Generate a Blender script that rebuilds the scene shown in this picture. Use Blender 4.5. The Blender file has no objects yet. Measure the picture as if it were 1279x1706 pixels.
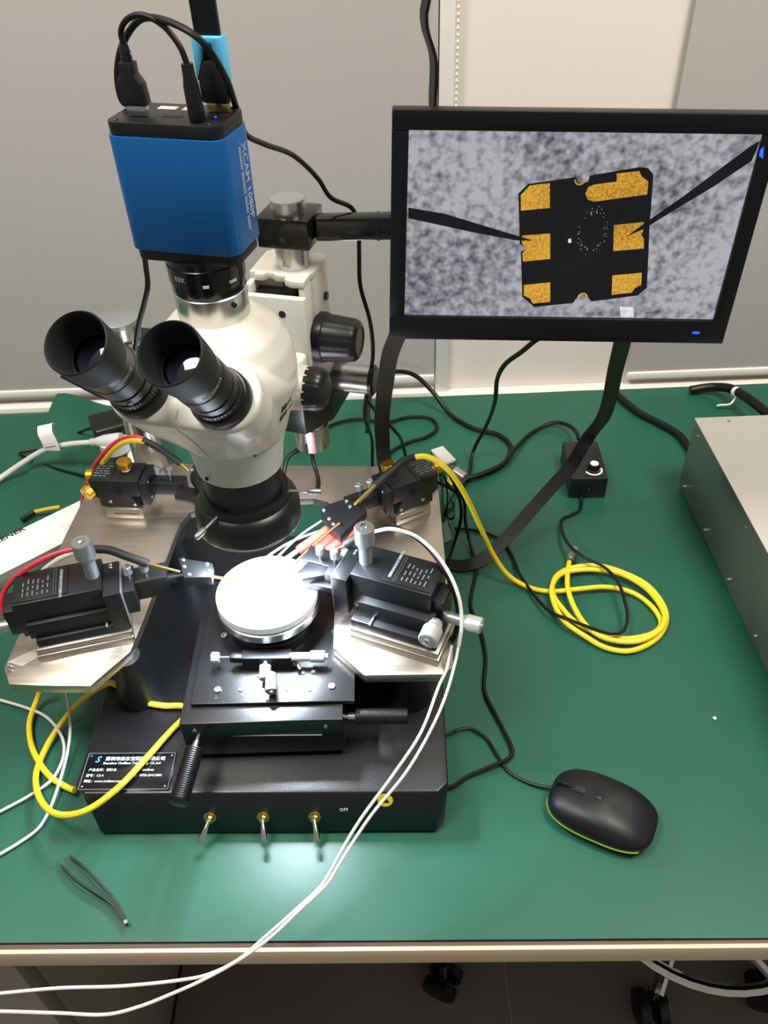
import bpy, bmesh, math, random
from mathutils import Vector, Matrix, Quaternion
random.seed(7)
S = bpy.context.scene
COL = S.collection
PI = math.pi
rad = math.radians

# ------------------------------------------------------------------ camera
cam = bpy.data.cameras.new('camera'); camo = bpy.data.objects.new('camera', cam); COL.objects.link(camo)
cam.sensor_fit = 'HORIZONTAL'; cam.sensor_width = 36.0; cam.lens = 36.0 * 1390 / 1279
cam.clip_start = .01; cam.clip_end = 50
pitch, roll = rad(40.7), rad(2.2)
F = Vector((0, math.cos(pitch), -math.sin(pitch))); U0 = Vector((0, math.sin(pitch), math.cos(pitch))); R0 = Vector((1, 0, 0))
Rv = R0 * math.cos(roll) - U0 * math.sin(roll); Uv = U0 * math.cos(roll) + R0 * math.sin(roll)
m = Matrix((Rv, Uv, -F)).transposed().to_4x4(); m.translation = (0, 0, .75)
camo.matrix_world = m
S.camera = camo
# ------------------------------------------------------------------ world + exposure
w = bpy.data.worlds.new('world'); S.world = w; w.use_nodes = True
w.node_tree.nodes['Background'].inputs[0].default_value = (1, .965, .92, 1)
w.node_tree.nodes['Background'].inputs[1].default_value = .25
S.view_settings.view_transform = 'Standard'; S.view_settings.look = 'None'
S.view_settings.exposure = 0; S.view_settings.gamma = 1; S.view_settings.use_curve_mapping = False
CEIL_W = 35.0        # watts of each ceiling luminaire
RING_E = 680.0        # emission of the LED ring
# ceiling luminaires are built further down with their own area light (see ceiling_light)

# ------------------------------------------------------------------ helpers
def lin(c):
    return tuple((x / 12.92 if x <= .04045 else ((x + .055) / 1.055) ** 2.4) for x in (v / 255 for v in c))

MATS = {}
def mat(name, rgb, rough=.5, metal=0., spec=.5, var=.06, scale=60., bump=0., bscale=300., coat=0., stretch=None, emit=None, estr=1., alpha=1., trans=0., rvar=0.):
    M = bpy.data.materials.new(name); M.use_nodes = True; nt = M.node_tree
    b = nt.nodes['Principled BSDF']
    c = lin(rgb)
    tc = nt.nodes.new('ShaderNodeTexCoord'); mp = nt.nodes.new('ShaderNodeMapping')
    nt.links.new(tc.outputs['Object'], mp.inputs[0])
    if stretch: mp.inputs['Scale'].default_value = stretch
    nz = nt.nodes.new('ShaderNodeTexNoise'); nz.inputs['Scale'].default_value = scale; nz.inputs['Detail'].default_value = 4
    nt.links.new(mp.outputs[0], nz.inputs['Vector'])
    mx = nt.nodes.new('ShaderNodeMix'); mx.data_type = 'RGBA'
    mx.inputs['A'].default_value = (*[x * (1 - var) for x in c], 1); mx.inputs['B'].default_value = (*[min(1, x * (1 + var)) for x in c], 1)
    nt.links.new(nz.outputs['Fac'], mx.inputs['Factor']); nt.links.new(mx.outputs['Result'], b.inputs['Base Color'])
    b.inputs['Roughness'].default_value = rough; b.inputs['Metallic'].default_value = metal
    b.inputs['Specular IOR Level'].default_value = spec; b.inputs['Coat Weight'].default_value = coat
    b.inputs['Alpha'].default_value = alpha; b.inputs['Transmission Weight'].default_value = trans
    if rvar:
        mr = nt.nodes.new('ShaderNodeMapRange'); mr.inputs['To Min'].default_value = max(.02, rough - rvar); mr.inputs['To Max'].default_value = rough + rvar
        nt.links.new(nz.outputs['Fac'], mr.inputs['Value']); nt.links.new(mr.outputs[0], b.inputs['Roughness'])
    if bump:
        n2 = nt.nodes.new('ShaderNodeTexNoise'); n2.inputs['Scale'].default_value = bscale; n2.inputs['Detail'].default_value = 2
        nt.links.new(mp.outputs[0], n2.inputs['Vector'])
        bp = nt.nodes.new('ShaderNodeBump'); bp.inputs['Strength'].default_value = bump; bp.inputs['Distance'].default_value = .001
        nt.links.new(n2.outputs['Fac'], bp.inputs['Height']); nt.links.new(bp.outputs[0], b.inputs['Normal'])
    if emit:
        b.inputs['Emission Color'].default_value = (*lin(emit), 1); b.inputs['Emission Strength'].default_value = estr
    MATS[name] = M
    return M

mat('black_paint', (12, 13, 16), .34, spec=.6, bump=.12, bscale=900, var=.1)
mat('black_satin', (11, 12, 15), .31, spec=.6, bump=.1, bscale=900, var=.1)
mat('black_anodised', (12, 13, 16), .40, bump=.06, bscale=1200, var=.1)
mat('black_plastic', (15, 15, 16), .38, bump=.04, bscale=800)
mat('bezel_black', (10, 10, 11), .38, spec=.28)
mat('black_gloss', (14, 14, 15), .16, var=.05)
mat('black_rubber', (21, 21, 22), .62)
mat('black_cable', (12, 12, 13), .45, spec=.32)
mat('dark_hole', (5, 5, 6), .7)
mat('steel', (192, 182, 170), .36, 1., var=.09, scale=18, stretch=(1, 14, 1), rvar=.08, bump=.03, bscale=260)
mat('steel_edge', (205, 196, 184), .3, 1., var=.05)
mat('aluminium', (205, 204, 200), .27, 1., var=.04, scale=30, stretch=(1, 1, 12))
mat('satin_silver', (176, 177, 176), .36, .9, var=.04)
mat('chrome', (225, 225, 225), .08, 1., var=.02)
mat('grey_thimble', (150, 153, 154), .4, .55, var=.05)
mat('white_thimble', (176, 177, 175), .4, .3, var=.04)
mat('gold', (214, 158, 46), .3, .85, var=.08)
mat('brass', (214, 186, 112), .25, 1., var=.06)
mat('scope_white', (208, 204, 192), .34, var=.02, bump=.02, bscale=1500, coat=.15)
mat('scope_grey', (194, 195, 188), .4, var=.02)
mat('blue_anodised', (16, 96, 164), .34, .35, var=.04, bump=.03, bscale=1500)
mat('light_blue', (84, 176, 214), .4)
mat('green_mat', (29, 85, 67), .35, spec=.45, var=.17, scale=6, bump=.05, bscale=90, rvar=.05)
mat('mat_backing', (30, 26, 24), .6)
mat('laminate', (92, 74, 60), .45)
mat('edge_band', (206, 186, 156), .4, var=.05, scale=12, stretch=(.3, 6, 6))
mat('panel_grey', (146, 139, 130), .5)
mat('floor_tile', (142, 134, 126), .42, var=.16, scale=7, bump=.06, bscale=60, rvar=.1)
mat('grout', (170, 163, 154), .8)
mat('wall_paint', (222, 214, 205), .8, var=.015, scale=9)
mat('ceiling_paint', (235, 233, 228), .85)
mat('blind_fabric', (172, 168, 164), .85, var=.05, scale=240, stretch=(1, 1, 14), bump=.15, bscale=900)
mat('blind_rail', (226, 222, 216), .5)
mat('yellow_cable', (236, 206, 40), .42, var=.04)
mat('yellow_dark', (205, 178, 42), .45, var=.06)
mat('red_cable', (196, 44, 62), .42)
mat('red_sleeve', (226, 74, 62), .4)
mat('white_cable', (206, 204, 198), .45)
mat('clear_sleeve', (170, 178, 182), .25, var=.03, alpha=.5)
mat('grey_cable', (196, 198, 196), .5)
mat('paper_white', (234, 228, 224), .65, var=.02)
mat('carton_side', (176, 172, 160), .7)
mat('print_dark', (30, 28, 30), .6)
mat('print_faint', (190, 184, 182), .6)
mat('print_white', (214, 218, 222), .5)
mat('print_grey', (158, 164, 172), .5)
mat('print_dim', (112, 117, 124), .5)
mat('print_blue', (70, 150, 205), .5)
mat('print_yellow', (226, 202, 40), .5)
mat('white_plastic', (232, 230, 224), .4)
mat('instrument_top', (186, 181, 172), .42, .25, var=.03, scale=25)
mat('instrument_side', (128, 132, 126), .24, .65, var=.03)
mat('screw_steel', (200, 203, 206), .25, 1.)
mat('ceramic_white', (235, 236, 236), .5, var=.01)
mat('chuck_metal', (200, 206, 206), .26, .95, var=.04)
mat('lens_glass', (10, 12, 30), .05, coat=1., spec=.8)
mat('clear_acrylic', (225, 230, 230), .06, trans=.9, var=.0)
mat('film', (214, 206, 194), .15, alpha=.55, var=.05)
mat('led_white', (255, 255, 255), .5, emit=(226, 240, 255), estr=RING_E)
mat('lamp_diffuser', (255, 255, 255), .5, emit=(255, 247, 235), estr=3.0)
mat('led_tape_glow', (20, 60, 255), .4, emit=(30, 70, 255), estr=2.5)
mat('mouse_black', (16, 16, 17), .44, spec=.4, bump=.05, bscale=2500)
mat('mouse_green', (120, 150, 40), .4)
mat('yellow_green', (190, 196, 40), .4)

def smooth(me, ang=35):
    me.polygons.foreach_set('use_smooth', [True] * len(me.polygons))
    try: me.set_sharp_from_angle(angle=rad(ang))
    except Exception: pass

class MB:
    def __init__(s): s.v = []; s.f = []
    def add(s, vs, fs, M=None):
        o = len(s.v)
        for p in vs:
            p = Vector(p)
            s.v.append(M @ p if M else p)
        s.f += [tuple(i + o for i in f) for f in fs]
        return s
    def box(s, lo, hi, bev=0., seg=2, M=None):
        lo, hi = Vector(lo), Vector(hi)
        bm = bmesh.new(); bmesh.ops.create_cube(bm, size=1)
        for v in bm.verts: v.co = Vector([(lo[i] + hi[i]) / 2 + v.co[i] * (hi[i] - lo[i]) for i in range(3)])
        if bev: bmesh.ops.bevel(bm, geom=bm.edges[:], offset=min(bev, .45 * min(hi[i] - lo[i] for i in range(3))), segments=seg, profile=.5, affect='EDGES')
        bm.verts.index_update()
        s.add([v.co.copy() for v in bm.verts], [[v.index for v in f.verts] for f in bm.faces], M); bm.free(); return s
    def lathe(s, prof, a=(0, 0, 0), d=(0, 0, 1), n=32, caps=True, knurl=0, kn=0):
        """prof: list of (t, r) along axis d from a"""
        a = Vector(a); d = Vector(d).normalized(); q = d.to_track_quat('Z', 'Y'); M = Matrix.Translation(a) @ q.to_matrix().to_4x4()
        vs, fs = [], []
        for t, r in prof:
            for k in range(n):
                an = 2 * PI * k / n
                rr = r + (knurl if (knurl and (k % kn == 0)) else 0)
                vs.append((rr * math.cos(an), rr * math.sin(an), t))
        for i in range(len(prof) - 1):
            for k in range(n):
                k2 = (k + 1) % n
                fs.append((i * n + k, i * n + k2, (i + 1) * n + k2, (i + 1) * n + k))
        if caps:
            fs.append(tuple(reversed(range(n)))); fs.append(tuple((len(prof) - 1) * n + k for k in range(n)))
        return s.add(vs, fs, M)
    def cyl(s, a, b, r, r2=None, n=20, bev=0.):
        a, b = Vector(a), Vector(b); L = (b - a).length; r2 = r if r2 is None else r2
        pr = [(0, r), (L, r2)] if not bev else [(0, r - bev), (bev, r), (L - bev, r2), (L, r2 - bev)]
        return s.lathe(pr, a, b - a, n)
    def prism(s, poly, z0, z1, bev=0., M=None):
        bm = bmesh.new(); vs = [bm.verts.new((x, y, z0)) for x, y in poly]
        f = bm.faces.new(vs); f.normal_update()
        if f.normal.z > 0: f.normal_flip()
        r = bmesh.ops.extrude_face_region(bm, geom=[f]); nv = [g for g in r['geom'] if isinstance(g, bmesh.types.BMVert)]
        for v in nv: v.co.z = z1
        bmesh.ops.recalc_face_normals(bm, faces=bm.faces[:])
        if bev:
            bmesh.ops.bevel(bm, geom=bm.edges[:], offset=bev, segments=2, profile=.5, affect='EDGES')
        bm.verts.index_update()
        s.add([v.co.copy() for v in bm.verts], [[v.index for v in f.verts] for f in bm.faces], M); bm.free(); return s
    def sweep(s, pts, r, n=8, sub=6, straight=False, r_end=None):
        P = [Vector(p) for p in pts]
        if not straight: P = spline(P, sub)
        N = len(P); vs, fs = [], []
        t0 = (P[1] - P[0]).normalized(); up = Vector((0, 0, 1)) if abs(t0.z) < .9 else Vector((1, 0, 0))
        nrm = t0.cross(up).normalized()
        for i in range(N):
            t = (P[min(i + 1, N - 1)] - P[max(i - 1, 0)]).normalized()
            nrm = (nrm - t * nrm.dot(t)).normalized(); bn = t.cross(nrm)
            rr = r if r_end is None else r + (r_end - r) * i / (N - 1)
            for k in range(n):
                an = 2 * PI * k / n
                vs.append(P[i] + nrm * rr * math.cos(an) + bn * rr * math.sin(an))
        for i in range(N - 1):
            for k in range(n):
                k2 = (k + 1) % n; fs.append((i * n + k, i * n + k2, (i + 1) * n + k2, (i + 1) * n + k))
        fs.append(tuple(reversed(range(n)))); fs.append(tuple((N - 1) * n + k for k in range(n)))
        return s.add(vs, fs)
    def ribbon(s, pts, wdirs, wid, th, sub=8):
        P = spline([Vector(p) for p in pts], sub); W = spline([Vector(p) for p in wdirs], sub)
        N = len(P); vs, fs = [], []
        for i in range(N):
            t = (P[min(i + 1, N - 1)] - P[max(i - 1, 0)]).normalized()
            wv = W[i]; wv = (wv - t * wv.dot(t)).normalized(); nn = t.cross(wv)
            for a, b in ((-1, -1), (1, -1), (1, 1), (-1, 1)): vs.append(P[i] + wv * a * wid / 2 + nn * b * th / 2)
        for i in range(N - 1):
            for k in range(4):
                k2 = (k + 1) % 4; fs.append((i * 4 + k, i * 4 + k2, (i + 1) * 4 + k2, (i + 1) * 4 + k))
        fs.append((3, 2, 1, 0)); fs.append(tuple((N - 1) * 4 + k for k in range(4)))
        return s.add(vs, fs)
    def build(s, name, material, parent=None, world=False, ang=35):
        me = bpy.data.meshes.new(name)
        vs = s.v
        if parent is not None and world:
            I = parent.matrix_basis.inverted() if parent.parent is None else (parent.parent.matrix_basis @ parent.matrix_basis).inverted()
            vs = [I @ v for v in vs]
        me.from_pydata([tuple(v) for v in vs], [], s.f); me.update()
        bm = bmesh.new(); bm.from_mesh(me); bmesh.ops.recalc_face_normals(bm, faces=bm.faces[:]); bm.to_mesh(me); bm.free()
        smooth(me, ang)
        me.materials.append(MATS[material] if isinstance(material, str) else material)
        o = bpy.data.objects.new(name, me); COL.objects.link(o)
        if parent is not None: o.parent = parent
        return o

def spline(P, sub):
    out = []
    n = len(P)
    for i in range(n - 1):
        p0 = P[max(i - 1, 0)]; p1 = P[i]; p2 = P[i + 1]; p3 = P[min(i + 2, n - 1)]
        # centripetal Catmull-Rom
        def kn(a, b): return max((a - b).length, 1e-6) ** .5
        t01, t12, t23 = kn(p0, p1), kn(p1, p2), kn(p2, p3)
        m1 = (p2 - p1) if i == 0 else (p1 - p0) / t01 * t12 - (p2 - p0) / (t01 + t12) * t12 + (p2 - p1)
        m2 = (p2 - p1) if i == n - 2 else (p2 - p1) - (p3 - p1) / (t12 + t23) * t12 + (p3 - p2) / t23 * t12
        for k in range(sub):
            t = k / sub
            out.append(p1 * (2 * t ** 3 - 3 * t * t + 1) + m1 * (t ** 3 - 2 * t * t + t) + p2 * (-2 * t ** 3 + 3 * t * t) + m2 * (t ** 3 - t * t))
    out.append(P[-1].copy())
    return out

def tag(o, label, cat, group=None, kind=None):
    if label: o['label'] = label
    if cat: o['category'] = cat
    if group: o['group'] = group
    if kind: o['kind'] = kind
    return o
def thing(name, label, cat, loc=(0, 0, 0), rz=0., group=None):
    o = bpy.data.objects.new(name, None); o.empty_display_size = .02; COL.objects.link(o)
    o.matrix_basis = Matrix.Translation(loc) @ Matrix.Rotation(rz, 4, 'Z')
    return tag(o, label, cat, group)
def struct(name, mb, material, parent=None):
    o = mb.build(name, material, parent)
    if parent is None: o['kind'] = 'structure'
    return o
def lettering(name, body, size, M, material, parent, align='LEFT', cyl=None, bold=0., depth=.00012, shear=0., xs=1.):
    """text turned into a thin mesh; M places it in the parent's frame; cyl=r wraps it around a cylinder whose axis is local +Y of M"""
    cu = bpy.data.curves.new(name, 'FONT'); cu.body = body; cu.size = size; cu.extrude = depth; cu.offset = bold; cu.align_x = align; cu.align_y = 'CENTER'; cu.resolution_u = 2
    cu.shear = shear
    ob = bpy.data.objects.new(name, cu); COL.objects.link(ob)
    dg = bpy.context.evaluated_depsgraph_get(); dg.update()
    me = bpy.data.meshes.new_from_object(ob.evaluated_get(dg)); bpy.data.objects.remove(ob); bpy.data.curves.remove(cu)
    me.name = name
    for v in me.vertices:
        c = v.co.copy(); c.x *= xs
        if cyl:
            a = c.x / cyl; rr = cyl + c.z; c = Vector((rr * math.sin(a), c.y, rr * math.cos(a)))
        v.co = M @ c
    me.materials.clear(); me.materials.append(MATS[material])
    o = bpy.data.objects.new(name, me); COL.objects.link(o); o.parent = parent
    return o
def frame(o, x, y):
    """matrix with origin o, text x and y directions"""
    x = Vector(x).normalized(); y = Vector(y); y = (y - x * y.dot(x)).normalized(); z = x.cross(y)
    M = Matrix((x, y, z)).transposed().to_4x4(); M.translation = Vector(o); return M
def screw(parent, p, d, r=.003, name='screw', material='screw_steel'):
    d = Vector(d).normalized(); p = Vector(p)
    return MB().lathe([(0, r), (r * .45, r), (r * .6, r * .85), (r * .6, r * .5), (r * .3, r * .45)], p - d * .0003, d, 14).build(name, material, parent)

# ================================================================== SETTING
FL = -.75
fl = struct('floor', MB().box((-2.2, -1.6, FL - .06), (2.2, 1.3, FL - .0008)), 'grout')
tile_me = None
for i in range(-3, 4):
    for j in range(-3, 3):
        x0, y0 = .1735 + .717 * i, .25 + .717 * j - .3
        if x0 > 1.5 or x0 < -2.2 or y0 + .717 > 1.29: continue
        if tile_me is None:
            t = MB().box((.0015, .0015, -.006), (.7155, .7155, 0), .0008, 1).build('tile', 'floor_tile', fl); tile_me = t.data
        else:
            t = bpy.data.objects.new('tile', tile_me); COL.objects.link(t); t.parent = fl
        t.location = (x0, y0, FL)
struct('wall_back', MB().box((-2.2, 1.186, FL), (2.2, 1.3, 1.95)), 'wall_paint')
struct('ceiling', MB().box((-2.2, -1.6, 1.95), (2.2, 1.3, 2.05)), 'ceiling_paint')
for i, (lx, ly, side) in enumerate(((-.75, .32, 'left of the two square ceiling light panels'), (.8, .32, 'right of the two square ceiling light panels'))):
    t = thing('ceiling_light', 'white flat ' + side, 'ceiling light', (lx, ly, 1.95), 0, 'ceiling light panels')
    MB().box((-.31, -.31, -.02), (.31, .31, 0), .004).build('frame', 'white_plastic', t)
    MB().box((-.285, -.285, -.024), (.285, .285, -.0202)).build('diffuser', 'lamp_diffuser', t)
    L = bpy.data.lights.new('ceiling_light_lamp', 'AREA'); L.shape = 'SQUARE'; L.size = .57; L.energy = CEIL_W; L.color = (1, .955, .89)
    lo = bpy.data.objects.new('lamp', L); COL.objects.link(lo); lo.parent = t; lo.location = (0, 0, -.03)

# roller blinds
def blind(x0, x1, zb, label):
    t = thing('roller_blind', label, 'blind', ((x0 + x1) / 2, 1.176, zb), 0, 'grey roller blinds on the wall')
    h = (x1 - x0) / 2
    MB().box((-h, -.0008, .008), (h, .0008, 1.5 - zb)).build('fabric', 'blind_fabric', t)
    MB().box((-h, -.005, -.004), (h, .005, .009), .003).build('bottom_bar', 'blind_rail', t)
    MB().lathe([(0, .025), (2 * h, .025)], (-h, 0, 1.5 - zb), (1, 0, 0), 20).build('roller', 'blind_rail', t)
blind(-1.6, .0905, .022, 'wide grey fabric roller blind behind the microscope')
blind(.407, 1.6, .012, 'grey fabric roller blind behind the right end of the monitor')
t = thing('bead_chain', 'thin white bead chain hanging beside the left blind', 'chain', (.115, 1.176, .2))
ch = MB().cyl((0, 0, 0), (0, 0, 1.3), .0008, n=6)
for k in range(170): ch.lathe([(0, .0006), (.0012, .0019), (.0032, .0019), (.0044, .0006)], (0, 0, .002 + k * .0075), (0, 0, 1), 6)
ch.build('chain', 'blind_rail', t)['kind'] = 'stuff'
struct('trim_2', MB().box((-2.2, 1.1625, -.06), (.0905, 1.1858, .004), .002), 'blind_rail')
struct('trim_3', MB().box((.0908, 1.1625, -.06), (2.2, 1.1858, -.004), .001), 'wall_paint')
struct('trim_1', MB().box((.092, 1.176, -.03), (.112, 1.1865, 1.5), .002), 'blind_rail')

# ================================================================== WORKBENCH
def fy(x, c=.2977, k=-.0285): return c + k * x
wb = thing('workbench', 'long workbench with a cream front edge under the green mats', 'table', (0, .73, FL))
MB().prism([(-1.05, fy(-1.05) + .004), (1.05, fy(1.05) + .004), (1.05, 1.162), (-1.05, 1.162)], -.030, -.0045).build('tabletop', 'laminate', wb, True)
MB().prism([(-1.05, fy(-1.05)), (1.05, fy(1.05)), (1.05, fy(1.05) + .004), (-1.05, fy(-1.05) + .004)], -.0305, -.0042, .0008).build('edge_strip', 'edge_band', wb, True)
for x in (-1.0, 1.0):
    MB().box((x - .02, .40, FL), (x + .02, 1.12, -.031), .002).build('leg_panel', 'panel_grey', wb, True)
MB().box((-.979, .95, -.45), (.979, .97, -.031)).build('modesty_panel', 'panel_grey', wb, True)
cb = thing('under_desk_cabinet', 'grey cabinet standing under the left end of the workbench', 'cabinet', (-.64, .6, FL))
MB().box((-.27, -.248, .02), (.268, .25, .69), .002).build('body', 'panel_grey', cb)
MB().box((-.265, -.268, .40), (.268, -.2485, .685), .002).build('drawer', 'panel_grey', cb)
MB().box((-.265, -.268, .03), (.268, -.2485, .395), .002).build('drawer', 'panel_grey', cb)
MB().box((-.06, -.276, .64), (.06, -.2685, .655), .002).build('handle', 'satin_silver', cb)
MB().box((-.27, -.24, 0), (.268, .25, .0195)).build('plinth', 'black_plastic', cb)

# green mats (main one curls up at its far left corner)
def green_mat(name, label, xl, xr, nx, ny, curl, yb=1.158, dz=0., th=.0024):
    bm = bmesh.new(); rows = []
    for j in range(ny + 1):
        row = []
        for i in range(nx + 1):
            a, b = i / nx, j / ny
            x0 = xl(b); x = x0 + (xr - x0) * a
            yf = .305 - .0305 * x; y = yf + (yb - yf) * b
            z = .0004 * math.sin(x * 31 + y * 13 + 2 * math.sin(y * 9)) * math.sin(y * 23 - x * 9) - .0004 + dz
            if curl:
                d2 = ((x + .508) / .055) ** 2 + ((y - 1.15) / .11) ** 2
                lift = math.exp(-d2 * 1.2); z += curl * lift; y -= .010 * lift
            row.append(bm.verts.new((x, y, z)))
        rows.append(row)
    for j in range(ny):
        for i in range(nx): bm.faces.new((rows[j][i], rows[j][i + 1], rows[j + 1][i + 1], rows[j + 1][i]))
    me = bpy.data.meshes.new(name); bm.to_mesh(me); bm.free(); smooth(me, 60)
    me.materials.append(MATS['green_mat']); me.materials.append(MATS['mat_backing'])
    o = bpy.data.objects.new(name, me); COL.objects.link(o)
    so = o.modifiers.new('thickness', 'SOLIDIFY'); so.thickness = th; so.offset = -1; so.material_offset = 1; so.material_offset_rim = 1
    es = o.modifiers.new('crisp_edge', 'EDGE_SPLIT'); es.split_angle = rad(30)
    return tag(o, label, 'mat', 'green antistatic mats')
green_mat('antistatic_mat', 'large dark green rubber mat under the microscope and mouse', lambda b: -.565 + .05 * b, .98, 110, 70, .040)
green_mat('antistatic_mat', 'green mat strip at far left beside the curled corner', lambda b: -1.02, -.50, 6, 8, 0, 1.158, -.0027, .0012)

# ================================================================== STOOL AND CHAIR UNDER THE BENCH
def caster(parent, p, yaw, r=.03):
    p = Vector(p); d = Vector((math.cos(yaw), math.sin(yaw), 0)); ax = Vector((-d.y, d.x, 0))
    c = MB()
    for sgn in (-1, 1): c.lathe([(0, r * .6), (.003, r), (.018, r), (.021, r * .62)], p + ax * (sgn * .004 if sgn > 0 else -.025) + Vector((0, 0, r)), ax, 20)
    o = c.build('caster', 'black_plastic', parent, True)
    g = MB()
    g.lathe([(0, r * .62), (.0012, r * .62), (.0012, r * .5), (0, r * .5)], p + ax * .0252 + Vector((0, 0, r)), ax, 20)
    g.build('wheel_cap', 'grey_thimble', o, True)
    MB().cyl(p + Vector((0, 0, r * 1.2)), p + Vector((0, 0, r * 2 + .035)), .006, n=10).build('stem', 'chrome', o, True)
    return o
st = thing('swivel_stool', 'swivel stool with chrome foot ring and black casters under the bench', 'stool', (.475, .62, FL))
ST = Vector((.475, .62, FL))
hub = MB().lathe([(0, .035), (.06, .03), (.10, .026)], ST + Vector((0, 0, .07)), (0, 0, 1), 20)
hub.build('hub', 'chrome', st, True)
MB().cyl(ST + Vector((0, 0, .1)), ST + Vector((0, 0, .42)), .025).build('column', 'chrome', st, True)
MB().lathe([(0, .15), (.012, .17), (.05, .172), (.06, .15)], ST + Vector((0, 0, .42)), (0, 0, 1), 40).build('seat', 'black_rubber', st, True)
ring = MB(); rp = [ST + Vector((.185 * math.cos(a), .185 * math.sin(a), .22)) for a in [2 * PI * k / 48 for k in range(49)]]
ring.sweep(rp, .0085, 10, straight=True).build('foot_ring', 'chrome', st, True)
for k in range(5):
    a = rad(239) + 2 * PI * k / 5; e = ST + Vector((.162 * math.cos(a), .162 * math.sin(a), .085))
    MB().sweep([ST + Vector((.03 * math.cos(a), .03 * math.sin(a), .12)), ST + Vector((.10 * math.cos(a), .10 * math.sin(a), .105)), e], .012, 10).build('leg', 'chrome', st, True)
    caster(st, (e.x, e.y, FL), a + .6)
for k in range(3):
    a = rad(200) + 2 * PI * k / 3
    MB().cyl(ST + Vector((.024 * math.cos(a), .024 * math.sin(a), .24)), ST + Vector((.183 * math.cos(a), .183 * math.sin(a), .22)), .006, n=8).build('spoke', 'chrome', st, True)
oc = thing('office_chair', 'office chair pushed under the bench, one black caster showing', 'chair', (.09, .80, FL)); OC = Vector((.09, .80, FL))
MB().cyl(OC + Vector((0, 0, .06)), OC + Vector((0, 0, .40)), .028).build('column', 'black_plastic', oc, True)
MB().box(OC + Vector((-.19, -.19, .40)), OC + Vector((.19, .19, .46)), .025, 3).build('seat', 'black_rubber', oc, True)
for k in range(5):
    a = rad(265) + 2 * PI * k / 5; e = OC + Vector((.268 * math.cos(a), .268 * math.sin(a), .075))
    MB().sweep([OC + Vector((0, 0, .10)), OC + Vector((.14 * math.cos(a), .14 * math.sin(a), .095)), e], .018, 10, r_end=.012).build('leg', 'black_plastic', oc, True)
    caster(oc, (e.x, e.y, FL), a + 1.2, .028)

# ================================================================== PROBE STATION
BT = .046                       # top of the base
ps = thing('probe_station', 'black probe station base with steel platen and round white chuck', 'probe station', (-.122, .58, 0), rad(-2))
PI_ = ps.matrix_basis.inverted()
def pl(x, y):
    v = PI_ @ Vector((x, y, 0)); return (v.x, v.y)
def taper(p0, z0, p1, z1, bev):
    bm = bmesh.new(); a = [bm.verts.new((x, y, z0)) for x, y in p0]; b = [bm.verts.new((x, y, z1)) for x, y in p1]; n = len(a)
    bm.faces.new(list(reversed(a))); bm.faces.new(b)
    for k in range(n): bm.faces.new((a[k], a[(k + 1) % n], b[(k + 1) % n], b[k]))
    bmesh.ops.recalc_face_normals(bm, faces=bm.faces[:]); bmesh.ops.bevel(bm, geom=bm.edges[:], offset=bev, segments=3, profile=.5, affect='EDGES')
    bm.verts.index_update(); mb = MB().add([v.co.copy() for v in bm.verts], [[v.index for v in f.verts] for f in bm.faces]); bm.free(); return mb
base = taper([(-.154, -.1735), (.166, -.1735), (.174, -.1655), (.174, .20), (-.166, .20), (-.166, -.155)], .003, [(-.165, -.157), (.168, -.157), (.178, -.147), (.178, .20), (-.176, .20), (-.176, -.146)], BT, .0022).build('base', 'black_paint', ps)
for sx in (-1, 1):
    for y in (-.15, .17): MB().cyl((sx * .145, y, 0), (sx * .145, y, .0035), .012).build('rubber_foot', 'black_rubber', ps)
# nameplate
np_ = MB().prism([(-.1725, -.1545), (-.0845, -.1545), (-.0845, -.1125), (-.1725, -.1125)], BT, BT + .0012, .0003).build('nameplate', 'black_gloss', ps)
rim = MB()
X0, X1, Y0, Y1 = -.171, -.086, -.153, -.114
for a, b in (((X0, Y0), (X1, Y0)), ((X1, Y0), (X1, Y1)), ((X1, Y1), (X0, Y1)), ((X0, Y1), (X0, Y0))):
    rim.box((min(a[0], b[0]) - .00012, min(a[1], b[1]) - .00012, BT + .0011), (max(a[0], b[0]) + .00012, max(a[1], b[1]) + .00012, BT + .0014))
rim.build('border_line', 'print_grey', np_)
for x in (X0 + .003, X1 - .003):
    for y in (Y0 + .003, Y1 - .003): screw(np_, (x, y, BT + .0012), (0, 0, 1), .0012)
def tx(body, x, y, size, **k): return lettering('lettering', body, size, frame((x, y, BT + .0013), (1, 0, 0), (0, 1, 0)), k.pop('material', 'print_white'), np_, **k)
tx('深圳市森东宝科技有限公司', -.1535, -.1205, .0049, bold=.00005)
tx('Shenzhen CindBest Technology Co.,Ltd', -.1545, -.1252, .0036, xs=.97)
tx('产品名称：探针台', -.1665, -.1325, .0034); tx('品牌：cindbest', -.125, -.1325, .0034)
tx('型号：CS-4', -.1675, -.1385, .0034); tx('电话：0755-29412885', -.126, -.1385, .0034)
tx('网址：www.cindbest.com', -.168, -.1445, .0034)
tx('S', -.163, -.1212, .0092, material='print_blue', bold=.0002, shear=.3)
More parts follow.
